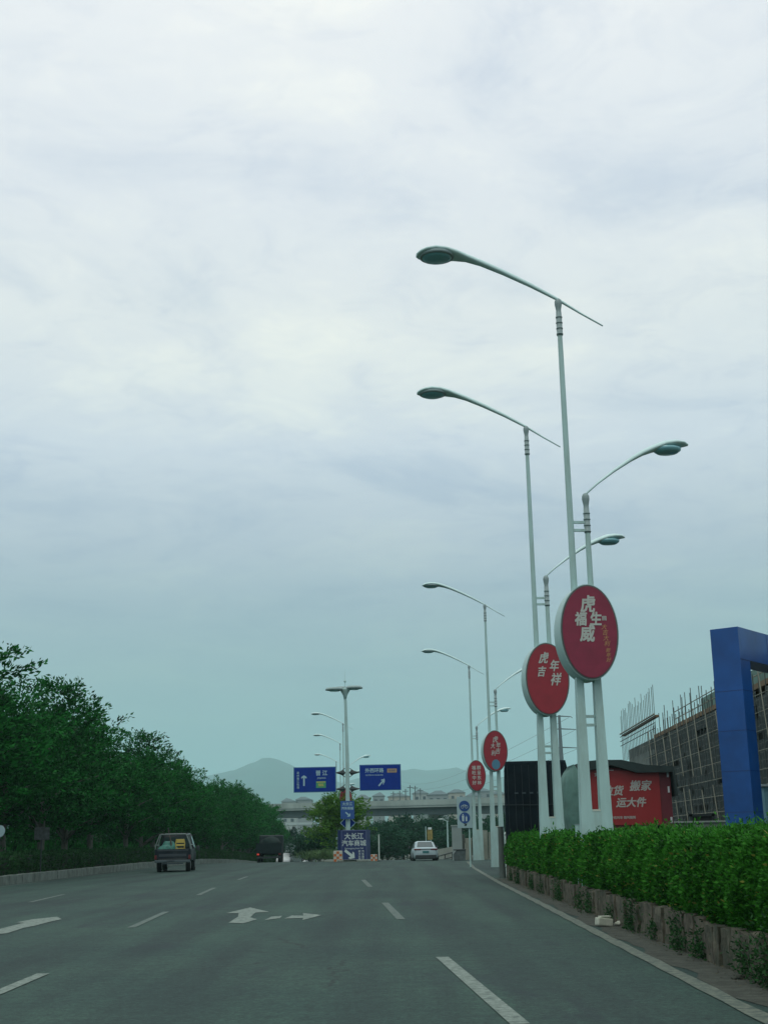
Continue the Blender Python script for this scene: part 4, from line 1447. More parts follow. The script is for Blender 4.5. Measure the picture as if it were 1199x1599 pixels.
mb.tube([(-.23, -.22, .52), (-.25, -.27, .80), (-.20, -.30, 1.02)], .03, 8); mb.tube([(.23, -.22, .52), (.25, -.27, .80), (.20, -.30, 1.02)], .03, 8)
mb.box((0, -.285, .92), (.44, .03, .20), None, .012); mb.box((0, -.262, .70), (.44, .025, .10), None, .01)
mb.build('backrest', M_ych, ch)
o = thing('timber_stake', 'dark timber stake sticking up at a slant from the pickup load', 'stake', on_pk(-.18, -1.3, .74))
mb = MB(); mb.tube([(.12, 0, .0), (-.02, 0, .8), (-.20, 0, 1.62)], [.05, .045, .03], 7); mb.build('shaft', mat('old_timber', (.07, .06, .05), .9, var=.3, scale=5), o)
mb = MB(); mb.box((-.2, 0, 1.60), (.09, .07, .1), None, .02); mb.build('tip', M_dark, o)

# lorry ahead at the trees ------------------------------------------------------
YL = 118.0
q = at(420, 1347, YL)
lr = thing('lorry', 'dark loaded lorry far ahead beside the last roadside trees', 'lorry', (q.x, YL, gz(YL) - .1), math.radians(3))
mb = MB(); mb.b2((-1.15, 0, .9), (1.15, 5.6, 1.15)); mb.b2((-1.15, 0, 1.15), (1.15, .08, 1.75), .01); mb.b2((-1.15, .08, 1.15), (-1.07, 5.6, 1.75)); mb.b2((1.07, .08, 1.15), (1.15, 5.6, 1.75))
for i in range(5):
    x = -1.1 + .55 * i; mb.b2((x - .03, -.03, 1.15), (x + .03, .0, 1.75))
mb.build('cargo_bed', mat('lorry_paint', (.010, .022, .024), .8, spec=.2, var=.3, scale=2), lr)
lump('load', lr, (0, 2.6, 1.6), (1.0, 2.5, .7), mat('lorry_tarp', (.010, .022, .020), .9, spec=.15, var=.3, scale=2), 3, .2)
mb = MB(); mb.b2((-1.1, 5.8, .7), (1.1, 7.4, 2.45), .1); mb.build('cab', M_pk2, lr)
for s in (-1, 1):
    mb = MB(); mb.box((s * .95, -.04, .80), (.2, .05, .12)); mb.build('tail_light', mat('lit_tail_lamp', (.5, .03, .02), .3, emit=(1, .08, .04, .35)) if s < 0 else mat('tail_lamp', (.12, .012, .014), .3), lr)
mb = MB(); mb.b2((-1.1, -.02, .45), (1.1, .05, .6)); mb.build('rear_bumper', M_dark, lr)
for x in (-.92, .92):
    for y in (1.0, 2.1, 6.4):
        wheel(lr, x, y, .48, .3, False)

# cars and van beyond the crest
GD = 'vehicles coming up beyond the crest'
for i, (px, py, Y, lab, col) in enumerate([(444, 1341, 165, 'small white car beyond the crest just right of the lorry', (.55, .6, .6)),
                                           (470, 1340, 185, 'white car farthest beyond the crest, left of the median tree', (.5, .55, .55))]):
    q = at(px, py, Y)
    sedan('car', lab, mat('white_paint_%s' % 'ab'[i], col, .3), M_cglass, (q.x, Y, gz(Y)), math.radians(180), GD, False)
q = at(457, 1335, 172)
vn = thing('van', 'grey box van between the two white cars beyond the crest', 'van', (q.x, 172, gz(172)), 0, GD)
mb = MB(); mb.b2((-.95, 0, .4), (.95, 3.4, 2.7), .06); mb.build('cargo_box', mat('grey_van', (.16, .22, .22), .5), vn)
mb = MB(); mb.b2((-.9, -1.4, .4), (.9, -.02, 1.9), .15); mb.build('cab', mat('grey_van', (.16, .22, .22), .5), vn)
mb = MB(); mb.add([(-.75, -1.415, 1.25), (.75, -1.415, 1.25), (.7, -1.41, 1.75), (-.7, -1.41, 1.75)], [(0, 1, 2, 3)]); mb.build('windscreen', M_cglass, vn)
for x in (-.78, .78):
    for y in (-.8, 2.5):
        wheel(vn, x, y, .35, .22, False)

# ================================================================ VIADUCT
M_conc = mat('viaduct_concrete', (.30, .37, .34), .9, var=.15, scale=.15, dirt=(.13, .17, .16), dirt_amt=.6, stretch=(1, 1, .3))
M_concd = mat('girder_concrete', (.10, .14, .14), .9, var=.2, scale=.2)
YV = 300.0
va, vb = at(340, 1264, YV + 25), at(980, 1247, YV - 25)
d = (vb - va); ang = math.atan2(d.y, d.x); ln = math.hypot(d.x, d.y)
vi = thing('viaduct', 'long pale concrete viaduct crossing the view behind the island and its trees', 'viaduct', (va.x, va.y, 0), ang)
sl = (vb.z - va.z) / ln
zr = va.z
n = 24


def deck(name, y0, y1, za, zb_, m, x0=-20, x1=None):
    x1 = x1 or ln + 40
    mb = MB(); rings = []
    for i in range(n + 1):
        x = x0 + (x1 - x0) * i / n; z = zr + sl * x
        rings.append([(x, y0, z + za), (x, y1, z + za), (x, y1, z + zb_), (x, y0, z + zb_)])
    mb.loft(rings, False)
    return mb.build(name, m, vi)


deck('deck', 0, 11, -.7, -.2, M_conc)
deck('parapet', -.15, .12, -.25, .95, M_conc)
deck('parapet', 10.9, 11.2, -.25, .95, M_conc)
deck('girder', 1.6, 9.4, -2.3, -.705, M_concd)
x = 4
while x < ln + 20:
    z = zr + sl * x
    mb = MB(); mb.b2((x - .9, 2.5, -9), (x + .9, 4.2, z - 3.2), .1); mb.b2((x - .9, 7.0, -9), (x + .9, 8.7, z - 3.2), .1); mb.b2((x - 1.0, 1.5, z - 3.4), (x + 1.0, 9.6, z - 2.3), .1)
    mb.build('pier', M_conc, vi)
    x += 26

# a lower cross bridge / canopy seen through the gap on the left
q0, q1 = at(405, 1291, 255), at(492, 1284, 262)
lb = thing('low_bridge', 'pale low bridge edge glimpsed under the viaduct left of the median tree', 'bridge', (0, 0, 0))
mb = MB(); mb.loft([[(p.x, p.y, p.z), (p.x, p.y + 6, p.z), (p.x, p.y + 6, p.z - .45), (p.x, p.y, p.z - .45)] for p in (q0, q0.lerp(q1, .4) + Vector((0, 0, .25)), q0.lerp(q1, .7) + Vector((0, 0, .2)), q1)], False); mb.build('slab', mat('pale_canopy', (.42, .52, .50), .8), lb)
mb = MB()
for k in range(6):
    p = q0.lerp(q1, k / 5 * .96 + .02); mb.tube([(p.x, p.y + 3, -8), (p.x, p.y + 3, p.z - .45)], .28, 8)
mb.build('columns', M_conc, lb)
q = at(468, 1322, 215)
t = thing('blue_truck', 'blue canvas-topped truck far down the road under the viaduct', 'truck', (q.x, 215, gz(215)))
mb = MB(); mb.b2((-1.2, 0, 1.0), (1.2, 5, 3.6), .1); mb.build('canvas_body', mat('blue_canvas', (.02, .12, .30), .7), t)
mb = MB(); mb.b2((-1.1, -1.8, .6), (1.1, -.05, 2.6), .12); mb.build('cab', mat('blue_canvas', (.02, .12, .30), .7), t)
for x in (-.9, .9):
    for y in (-1.0, 3.8):
        wheel(t, x, y, .45, .28, False)

# far low buildings over the viaduct ------------------------------------------------
M_far = [mat('far_wall_%s' % c_, col, .9, var=.1, scale=.05) for c_, col in (('pale', (.34, .40, .38)), ('grey', (.24, .29, .29)), ('cream', (.36, .37, .32)))]
M_farroof = mat('far_roof', (.26, .34, .36), .8)
M_farwin = mat('far_window', (.06, .09, .1), .3)
rb = random.Random(12)
fb = []
for i, (px0, px1, pyt, Y) in enumerate([(556, 578, 1247, 560), (582, 600, 1243, 620), (606, 640, 1244, 600), (645, 668, 1239, 640), (668, 700, 1241, 590), (700, 726, 1238, 660), (728, 752, 1243, 570), (742, 768, 1236, 690), (768, 790, 1240, 610),
                                        (440, 462, 1252, 600), (462, 486, 1249, 640), (498, 520, 1250, 700), (790, 830, 1238, 640)]):
    a, b = at(px0, pyt, Y), at(px1, pyt, Y)
    w = b.x - a.x; h = a.z + 6.5
    pos = ['first', 'second', 'third', 'fourth', 'fifth', 'sixth', 'seventh', 'eighth', 'ninth', 'tenth', 'eleventh', 'twelfth', 'thirteenth'][i]
    side = 'right of the mast' if px0 > 545 else 'left of the mast'
    t = thing('far_building', 'x', 'building', ((a.x + b.x) / 2, Y, -6.5), 0, 'low hazy buildings beyond the viaduct')
    t['label'] = ('hazy low %s building %s' % (['pale', 'grey', 'cream'][i % 3], ['below the right blue sign', 'right under the right blue sign, by its middle', 'below the right end of the blue sign', 'just right of the blue sign', 'halfway between blue sign and far lamp', 'left of the far lamp', 'directly behind the farthest right lamp', 'widest block right of the farthest lamp', 'beside the black tarpaulin truck', 'at the end of the roadside trees', 'below the left blue sign', 'below the right part of the left blue sign', 'hidden mostly by the black truck'][i]))
    mb = MB(); mb.b2((-w / 2, 0, 0), (w / 2, 14, h)); mb.build('wall', M_far[i % 3], t)
    mb = MB(); mb.prism([(-w / 2 - .4, h), (w / 2 + .4, h), (w / 2 * .3, h + 1.0 + rb.random()), (-w / 2 * .3, h + 1.0 + rb.random())], -.4, 14.4); mb.build('roof', M_farroof, t)
    mb = MB()
    for r_ in range(3):
        zz = h - 2.2 - r_ * 3
        k = max(2, int(w / 3))
        for j in range(k):
            xx = -w / 2 + (j + .5) * w / k
            mb.b2((xx - .7, -.08, zz - .7), (xx + .7, .05, zz + .7))
    mb.build('windows', M_farwin, t)
# power poles on the skyline
GP = 'thin dark poles standing on the skyline over the viaduct'
for i, (px, pt, pb) in enumerate([(640, 1226, 1250), (648, 1227, 1250), (656, 1231, 1250), (624, 1235, 1250), (633, 1232, 1250), (614, 1236, 1250)]):
    Y = 420.0
    q = at(px, pt, Y)
    t = thing('power_pole', 'thin dark pole over the viaduct, %s from the left below the right blue sign' % ['fourth', 'fifth', 'sixth', 'second', 'third', 'first'][i], 'power pole', (q.x, Y, gz(Y)), 0, GP)
    mb = MB(); mb.tube([(0, 0, 0), (0, 0, q.z - gz(Y))], .17, 6); mb.build('pole', M_concd, t)
    mb = MB(); mb.b2((-.9, -.08, q.z - gz(Y) - .8), (.9, .08, q.z - gz(Y) - .6)); mb.build('crossarm', M_concd, t)

# dark trees between the crest and the viaduct
GT = 'trees in the hollow in front of the viaduct'
tp = [make_tree('far_tree', 301 + 9 * i, h_, r_, 1.0, M_treefar, nspray=330, per=24, lsize=.40, spray=1.4, trunk_r=.2, limbs=6, label='x', group=GT, lop=.18) for i, (h_, r_) in enumerate([(9.0, 4.6), (7.6, 4.2), (8.2, 5.0)])]
ft = [(596, 1274, 215), (618, 1269, 235), (640, 1266, 228), (664, 1270, 240), (688, 1273, 225), (708, 1268, 238), (726, 1272, 222), (752, 1266, 232), (775, 1270, 226), (575, 1278, 205), (604, 1290, 180), (630, 1288, 190), (655, 1291, 176), (590, 1302, 160), (680, 1292, 186), (708, 1290, 178), (740, 1292, 170), (762, 1286, 184), (470, 1300, 178), (452, 1306, 190), (800, 1262, 236), (830, 1262, 236), (486, 1296, 165), (444, 1290, 262), (497, 1284, 270), (520, 1282, 262), (464, 1288, 285)]
pos_l = ['behind the thin white post', 'first clump right of the round median tree', 'under the right end of the blue sign', 'behind the silver sedan roof', 'behind the little far lamp', 'left of the path sign board', 'just behind the path sign board', 'right of the farthest red oval sign', 'left of the black tarpaulin truck', 'touching the round median tree',
         'in front of the hollow, near the thin white post', 'lower tree midway to the sedan', 'lower tree right above the sedan', 'lowest tree beside the box sign', 'lower tree right of the sedan', 'lower tree by the far lamp foot', 'lower tree behind the concrete wall', 'lower tree at the wall\'s right end', 'left of the round median tree', 'far left, over the white cars', 'mostly hidden by the black truck', 'hidden behind the black truck top', 'touching the left side of the round median tree', 'behind the low bridge at far left', 'just left behind the round median tree', 'hidden behind the round median tree', 'behind the low bridge, right part']
for i, (px, pt, Y) in enumerate(ft):
    o = tp[i] if i < 3 else copy_tree(tp[i % 3])
    q = at(px, pt + 7, Y)
    h_ = [9.0, 7.6, 8.2][i % 3]
    zg = gz(Y)
    s = (q.z - zg) / h_
    o.location = (q.x, Y, zg); o.scale = (max(s, .8), max(s, .8), s); o.rotation_euler = (0, 0, i * 1.3)
    o['label'] = 'hazy dark tree in the hollow, ' + pos_l[i]; o['group'] = GT

# small far lamps ----------------------------------------------------------------
GL = 'small single lamps down the slope'
for i, (px, pt, Y, lab) in enumerate([(698, 1282, 150, 'small single-arm lamp down the slope between the sedan and the path sign'), (668, 1292, 150, 'short pole with a small yellow board above the silver sedan')]):
    q = at(px, pt, Y)
    hL = q.z - gz(Y)
    if i == 0:
        t = thing('street_lamp', lab, 'street lamp', (q.x, Y, gz(Y)))
        mb = MB(); mb.tube([(0, 0, 0), (0, 0, hL)], [.10, .07], 8); mb.build('post', M_white, t)
        mb = MB(); mb.tube([(0, 0, hL - .03), (-.35, 0, hL + .12), (-.55, 0, hL + .2)], [.04, .04, .06], 7); mb.build('arm', M_white, t)
        mb = MB(); mb.lathe([(.04, -.06), (.3, -.03), (.28, .03), (.05, .06)], (-.68, 0, hL + .22), 12, 1.2, .7); mb.build('lamp_head', mat('lamp_head_white', (.6, .7, .68), .5), t)
    else:
        t = thing('pole_sign', lab, 'sign', (q.x, Y, gz(Y)))
        mb = MB(); mb.tube([(-.25, 0, 0), (-.25, 0, hL + .1)], .05, 6); mb.tube([(.3, 0, 0), (.3, 0, hL - .2)], .05, 6); mb.build('post', M_white, t)
        mb = MB(); mb.b2((-.1, -.06, hL - 1.35), (.5, -.0, hL - .25)); mb.build('board', mat('ochre_board', (.22, .18, .05), .7, var=.4, scale=4), t)
        mb = MB(); mb.b2((0, -.08, hL - .24), (.4, .02, hL)); mb.build('lamp', mat('lamp_head_white', (.6, .7, .68), .5), t)

# ================================================================ CONCRETE WALL AND RAMP ON THE RIGHT
M_wall = mat('stained_concrete', (.30, .33, .28), .9, var=.2, scale=.8, dirt=(.13, .15, .12), dirt_amt=.85, bump=.3, stretch=(1, 1, .5))
YW = 99.0
xa, xb = at(726, 1340, YW).x, at(790, 1340, YW - 4).x
zt = at(750, 1306, YW).z
t = thing('concrete_wall', 'stained pale concrete wall behind the two farthest right lamps', 'wall', (xa, YW, 0))
w = xb - xa
nseg = 5
for i in range(nseg):
    a = i * w / nseg; b = (i + 1) * w / nseg
    za = zt + (.45 if i == 2 else (.3 if i == 3 else (.0 if i else -.1)))
    mb = MB(); mb.prism([(a + .01, -.1), (b - .01, -.1), (b - .01, za + .05 * math.sin(i * 2)), (a + .01, za)], -.8 * i, -.8 * i + .3); mb.build('wall_panel', M_wall, t)
mb = MB(); mb.b2((-.25, -.4, -.1), (.02, .2, zt + .18), .02); mb.build('end_pillar', mat('dark_pillar', (.06, .075, .065), .9), t)
# pale square pillar beside the sign board
q = at(713, 1292, 96)
t = thing('square_pillar', 'pale square concrete pillar just left of the dark wall end, under the path sign', 'pillar', (q.x, 96, 0))
mb = MB(); mb.b2((-.35, 0, -.1), (.35, .5, at(712, 1290, 96).z)); mb.build('shaft', mat('pillar_grey', (.24, .30, .29), .9, var=.1, scale=1), t)
mb = MB(); mb.b2((-.4, -.05, at(712, 1290, 96).z), (.4, .55, at(712, 1290, 96).z + .08)); mb.build('cap', M_conc, t)
# low ramp parapet running down to the left, with a rail
t = thing('ramp_parapet', 'low pale parapet with a dark rail running down beyond the sedan', 'parapet', (0, 0, 0))
pts = [at(726, 1316, 98), at(706, 1322, 112), at(690, 1325, 130), at(672, 1328, 155), at(650, 1331, 190)]
rings = [[(p.x, p.y, p.z), (p.x + .3, p.y, p.z), (p.x + .3, p.y, gz(p.y) - .3), (p.x, p.y, gz(p.y) - .3)] for p in pts]
mb = MB(); mb.loft(rings, False); mb.build('wall', M_wall, t)
rp_ = [at(724, 1327, 96), at(706, 1331, 102), at(684, 1337, 110)]
mb = MB()
mb.tube([(p.x, p.y, p.z) for p in rp_], .05, 6); mb.tube([(p.x, p.y, p.z - .35) for p in rp_], .04, 6)
for p in (rp_[0], rp_[0].lerp(rp_[1], .5), rp_[1], rp_[1].lerp(rp_[2], .5), rp_[2]):
    mb.tube([(p.x, p.y, gz(p.y) - .1), (p.x, p.y, p.z)], .045, 6)
mb.build('rail', M_dark, t)
q = at(718, 1340, 93)
t = thing('debris_bin', 'dark crate-like bin at the foot of the wall end, right of the ramp rail', 'bin', (q.x, 93.5, gz(93.5)))
mb = MB(); mb.prism([(-.38, 0), (.38, 0), (.42, .75), (-.15, .75), (-.42, .45)], -.3, .3); mb.build('body', mat('bin_grey', (.06, .085, .085), .7, var=.4, scale=4), t)
mb = MB(); mb.b2((-.42, -.33, .70), (.45, .33, .78), .02); mb.build('rim', M_dark, t)

# white stump post at the hedge end, dark tree trunk stump
q = at(788, 1320, 51.6)
t = thing('bollard', 'short dark grey post at the far end of the hedge, beneath the third oval sign', 'bollard', (at(783, 1335, 52).x, 52, 0))
mb = MB(); mb.tube([(0, 0, 0), (0, 0, 1.0), (0, 0, at(781, 1292, 52).z)], [.13, .12, .11], 10); mb.build('shaft', mat('bark_grey', (.085, .11, .10), .9, var=.3, scale=3, stretch=(1, 1, .3)), t)
mb = MB(); mb.tube([(0, 0, at(781, 1292, 52).z), (0, 0, at(781, 1292, 52).z + .03)], [.13, .11], 10); mb.build('cap', M_dark, t)
t = thing('marker_post', 'tiny white marker post at the far tip of the hedge', 'post', (at(790, 1312, 51.5).x, 51.6, 0))
mb = MB(); mb.tube([(0, 0, 0), (0, 0, at(790, 1304, 51.5).z)], .05, 8); mb.build('rod', mat('white_post', (.5, .6, .55), .5), t)
mb = MB(); mb.lathe([(.06, 0), (.07, .06), (.02, .12)], (0, 0, at(790, 1304, 51.5).z), 8); mb.build('cap', mat('white_post', (.5, .6, .55), .5), t)

# debris by the stone wall -----------------------------------------------------------
q = G(943, 1447)
t = thing('foam_block', 'broken off-white foam block lying at the foot of the stone wall', 'foam block', (q[0], q[1], .01), .3)
M_foam = mat('dirty_foam', (.42, .45, .37), .9, var=.15, scale=8)
mb = MB(); mb.box((0, 0, .07), (.28, .16, .13), Matrix.Rotation(.12, 3, 'Y'), .02); mb.build('slab', M_foam, t)
mb = MB(); mb.box((.02, .01, .155), (.2, .12, .03), None, .01); mb.build('broken_top', M_foam, t)
q = G(966, 1446)
o = lump('rubble_stone', None, (0, 0, 0), (.09, .07, .04), M_foam, 4, .35); o.location = (q[0] + .02, q[1], .045)
tag(o, 'small pale lump of rubble just right of the foam block', 'rubble')
for i, (px, py, s, lab) in enumerate([(905, 1424, .035, 'small grey stone left of the foam block in the dirt'), (1010, 1462, .035, 'brownish stone chip right of the rubble along the stone wall'), (1152, 1530, .05, 'clod of earth by the stone wall near the right edge'), (1060, 1492, .028, 'tiny stone chip halfway along the near stone wall')]):
    q = G(px, py); o = lump('stone', None, (0, 0, 0), (s * 1.4, s, s * .7), M_dirt, i, .4); o.location = (q[0], q[1], s * .55)
    tag(o, lab, 'stone', 'stones on the dirt strip')

# ================================================================ TRUCK UNDER BLACK TARPAULIN
M_tarp = mat('black_tarpaulin', (.004, .010, .015), .85, spec=.15, var=.35, scale=1.5, bump=.6, bscale=3, dirt=(.014, .026, .030), dirt_amt=.5)
YT = 50.0
x0, x1 = at(788.5, 1240, YT).x, at(887, 1240, YT).x
zt = at(835, 1188, YT).z
xc = (x0 + x1) / 2; hw = (x1 - x0) / 2
t = thing('covered_truck', 'tall box truck wrapped in black tarpaulin, parked behind the second lamp', 'truck', (xc, YT, 0), -math.atan(x0 / YT))
mb = MB(); bm = bmesh.new(); bmesh.ops.create_grid(bm, x_segments=1, y_segments=1, size=1); bm.free()


def tarp_box(x0, x1, y0, y1, z0, z1, seed, amp=.04, nx=26, nz=40, chamf=.0, sag=0.0):
    """five-sided draped cover with folds"""
    v = []; f = []
    per = []
    ny = 16
    for i in range(nx): per.append((x0 + (x1 - x0) * i / nx, y0, 0, -1))
    for i in range(ny): per.append((x1, y0 + (y1 - y0) * i / ny, 1, 0))
    for i in range(nx): per.append((x1 - (x1 - x0) * i / nx, y1, 0, 1))
    for i in range(ny): per.append((x0, y1 - (y1 - y0) * i / ny, -1, 0))
    m_ = len(per)
    for j in range(nz + 1):
        z = z0 + (z1 - z0) * j / nz
        for (x, y, nx_, ny_) in per:
            k = amp * (1 - .6 * j / nz)
            dn = mnoise.noise(Vector((x * 2.2 + seed, y * 2.2, z * .35))) * k * 2 + mnoise.noise(Vector((x * 6 + seed, y * 6, z * 1.2))) * k
            zz = z + (mnoise.noise(Vector((x * 3, y * 3, seed))) * .08 if j == 0 else 0)
            sh = 1 - chamf * max(0, (j / nz - .93) / .07)
            xx = (x - (x0 + x1) / 2) * sh + (x0 + x1) / 2
            zz -= sag * (j / nz) * math.sin(math.pi * min(1, max(0, (x - x0) / (x1 - x0))))
            v.append((xx + nx_ * dn, y + ny_ * dn, zz))
    for j in range(nz):
        for i in range(m_):
            f.append((j * m_ + i, j * m_ + (i + 1) % m_, (j + 1) * m_ + (i + 1) % m_, (j + 1) * m_ + i))
    f.append(tuple(nz * m_ + i for i in range(m_)))
    return v, f


mb = MB(); v, f = tarp_box(-hw, hw, 0, 6.5, .7, zt, 2.0, .035, chamf=.05); mb.add(v, f, True); mb.build('tarpaulin', M_tarp, t)
mb = MB(); mb.b2((-hw + .1, .1, .55), (hw - .1, 6.3, .75)); mb.b2((-hw + .1, 6.6, .5), (hw - .1, 8.2, 2.6), .1); mb.build('chassis', M_dark, t)
mb = MB()
for zz in (1.6, 2.7):
    mb.tube([(-hw - .03, -.07, zz), (0, -.075, zz - .02), (hw + .03, -.07, zz)], .018, 6)
for i in range(9):
    mb.tube([(-hw + .12 + i * (2 * hw - .24) / 8, -.06, .8), (-hw + .12 + i * (2 * hw - .24) / 8, -.055, zt - .15)], .010, 5)
mb.build('rope', mat('rope', (.018, .028, .032), .9), t)
mb = MB()
for k, z_ in enumerate((3.1, 3.18)):
    for j in range(5):
        mb.b2((-hw * .7 + j * .28, -.075, z_ - .05 * k), (-hw * .7 + j * .28 + .14, -.06, z_ + .03 - .05 * k))
mb.build('faded_marks', mat('faded_marks', (.03, .05, .06), .8), t)
mb = MB(); mb.b2((-hw + .1, -.10, .8), (hw * .3, -.03, 1.0)); mb.build('rusty_board', mat('rust_brown', (.09, .045, .03), .9, var=.5, scale=6), t)
for x in (-hw * .75, hw * .75):
    for y in (1.2, 2.3, 7.2):
        wheel(t, x, y, .48, .28, False)

# ================================================================ RED ADVERTISING VAN BOX WITH GREEN TARP ROOF
YR = 44.0
M_adred = mat('red_advert_vinyl', (.24, .009, .010), .5, var=.12, scale=1.2)
M_adred2 = mat('dark_red_side', (.11, .010, .018), .6, var=.2, scale=1.2)
M_gtarp = mat('green_tarpaulin', (.085, .18, .155), .8, var=.3, scale=1.5, bump=.7, bscale=4)
M_rtarp = mat('dark_roof_tarp', (.018, .035, .034), .85, var=.3, scale=1.5, bump=.5, bscale=4)
x0, x1 = at(915, 1240, YR).x, at(1048, 1240, YR + .0).x
zt = at(930, 1196, YR).z; zt2 = at(1045, 1204, YR).z
xc = x0
W_ = x1 - x0
t = thing('advert_kiosk', 'red advertising kiosk with a dark tarpaulin roof, behind the nearest lamp', 'kiosk', (x0, YR, 0), 0)
mb = MB(); mb.prism([(0, .1), (W_, .1), (W_, zt2), (0, zt)], .02, 3.6); mb.build('body', M_adred2, t)
aw0, aw1 = .12, at(1030, 1240, YR).x - x0
az0, az1 = at(970, 1288, YR).z, at(970, 1202, YR).z
mb = MB(); mb.prism([(aw0, az0), (aw1, az0 - .02), (aw1, az1 - .06), (aw0, az1)], -.03, .018); ad_p = mb.build('advert_panel', M_adred, t)
lx = lambda px: at(px, 1240, YR).x - x0
lz = lambda py, px=975: at(px, py, YR).z
mb = MB()
K3 = dict(bold=.012, shear=.22, sx=1.0)
put_text(mb, '拉货', .34, lx(956), lz(1236, 956), -.036, **K3)
put_text(mb, '搬家', .36, lx(999), lz(1228, 999), -.036, **K3)
put_text(mb, '运大件', .33, lx(983), lz(1254, 983), -.036, **K3)
put_text(mb, '货拉拉', .13, lx(938), lz(1210, 938), -.036, bold=.004)
put_text(mb, '手机叫车 随叫随到', .10, lx(970), lz(1277, 970), -.036, bold=.003)
mb.build('lettering', mat('advert_lettering', (.36, .36, .33), .6), ad_p)
mb = MB()
for px, py in ((1044, 1210), (1044, 1234), (1045, 1282), (914, 1229), (914, 1270)):
    mb.b2((lx(px) - .03, -.006, lz(py) - .10), (lx(px) + .03, .015, lz(py) + .10))
for px in (955, 998, 1038):
    mb.b2((lx(px) - .10, -.006, lz(1203) - .02), (lx(px) + .10, .015, lz(1203) + .025))
mb.build('white_clips', mat('white_clip', (.5, .55, .55), .6), t)
# roof tarp with overhang
zr0, zr1, zrp = at(905, 1194, YR).z, at(1052, 1200, YR).z, at(962, 1190, YR).z
mb = MB()
prof = [(-.12, zr0 - .25), (-.12, zr0 + .08), (W_ * .15, zr0 + .13), (W_ * .42, zr0 + .12), (W_ * .7, zr1 + .13), (W_ + .10, zr1 + .06), (W_ + .16, zr1 - .9), (W_ + .10, zr1 - .9), (W_ + .03, zr1 - .12), (W_ * .6, zr1 - .12), (W_ * .3, zr0 - .05), (.0, zr0 - .22)]
mb.prism(prof, -.25, 3.8); mb.build('roof_tarpaulin', M_rtarp, t)
# bulging green tarp at the left end
xg0, xg1 = at(886, 1250, YR).x - x0, at(914, 1250, YR).x - x0
zg1 = at(898, 1193, YR).z
mb = MB()
rings = []
for j in range(18):
    s = j / 17; z = .35 + (zg1 - .35) * s
    bul = .0 + .10 * math.sin(s * math.pi) - .30 * max(0, (s - .82) / .18) ** 2 - .06 * math.exp(-((s - .42) / .05) ** 2)
    ring = []
    for k in range(40):
        a = 2 * math.pi * k / 40
        fold = .035 * mnoise.noise(Vector((math.cos(a) * 3.5, math.sin(a) * 3.5, s * 1.5))) + .02 * math.sin(a * 11 + s * 2)
        cxx = (xg0 + xg1) / 2; rx = (xg1 - xg0) / 2 + bul + fold; ry = 1.1 + bul + fold
        ca, sa = math.cos(a), math.sin(a)
        ring.append((cxx + rx * math.copysign(abs(ca) ** .6, ca), 1.0 + ry * math.copysign(abs(sa) ** .6, sa), z))
    rings.append(ring)
mb.loft(rings); mb.build('green_tarpaulin', M_gtarp, t)
# a white stub post standing in the hedge, left of nearest lamp
t = thing('marker_post', 'short pale post standing up from the hedge between the two nearest lamps', 'post', (at(905, 1296, 30).x, 30, 0))
mb = MB(); mb.b2((-.10, -.05, .35), (.10, .05, at(905, 1288, 30).z), .01); mb.build('slab', M_white, t)
mb = MB(); mb.b2((-.11, -.06, at(905, 1288, 30).z), (.11, .06, at(905, 1288, 30).z + .02)); mb.build('cap', M_bolt, t)

# ================================================================ BLUE PORTAL
M_bl = mat('blue_sheet_cladding', (.003, .065, .26), .36, var=.28, scale=.6, bump=.25, bscale=1.2, spec=.5)
YG = 40.0
zt = at(1157, 978, YG).z
cpos = at(1177, 1280, YG)
pt = thing('portal_frame', 'big blue sheet-clad portal frame at the right edge, its beam running out of the picture', 'portal', (cpos.x, YG, 0), math.radians(52))
# local: corner nearest the camera at the origin; +x runs along the beam (away to the right), -? the wide face runs to the left
colw, cold = .74, .92                    # width along the beam, depth
mb = MB()
mb.prism([(0, 0), (0, zt - .002), (colw, zt - .002), (colw, zt - 1.0), (colw - .0, 0)], 0, .92)
mb.build('column', M_bl, pt)
mb = MB(); mb.b2((colw + .002, .0, zt - 1.0), (colw + 9.0, 0.92, zt - .004)); mb.build('beam', M_bl, pt)
mb = MB(); mb.b2((colw + 9.0, 0, 0), (colw + 9.0 + colw, 0.92, zt - .002)); mb.build('column', M_bl, pt)
mb = MB()
for i in range(4):
    mb.b2((.0, -.006, zt - 1.02), (colw, .004, zt - 1.0))
for i in range(1, 6):
    mb.b2((colw + i * 1.5, -.006, zt - 1.0), (colw + i * 1.5 + .02, .004, zt - .01))
zz_ = .9
while zz_ < zt - 1.3:
    mb.b2((-.004, -.005, zz_), (colw + .004, .004, zz_ + .018)); mb.b2((-.006, .0, zz_), (.004, .92, zz_ + .018)); zz_ += 1.22
mb.build('sheet_seam', mat('blue_seam', (.006, .04, .16), .5), pt)

# pale blue small box and brown wall glimpsed right of the column
q = at(1199, 1245, 48)
t = thing('site_cabin', 'pale blue site cabin glimpsed right of the blue column at the picture edge', 'cabin', (q.x + .6, 48, 0))
mb = MB(); mb.b2((-.75, 0, 0), (2.5, 2.5, at(1195, 1228, 48).z), .02); mb.build('wall', mat('cabin_blue', (.10, .24, .30), .6, var=.1, scale=2), t)
mb = MB(); mb.b2((-.85, -.1, at(1195, 1228, 48).z), (2.6, 2.6, at(1195, 1228, 48).z + .08)); mb.build('roof', M_farroof, t)
mb = MB(); mb.b2((-.5, -.02, 1.9), (.3, .03, 2.6)); mb.build('window', M_cglass, t)

# ================================================================ BUILDING UNDER CONSTRUCTION
def bx(y):
    return 13.1 + .045 * y


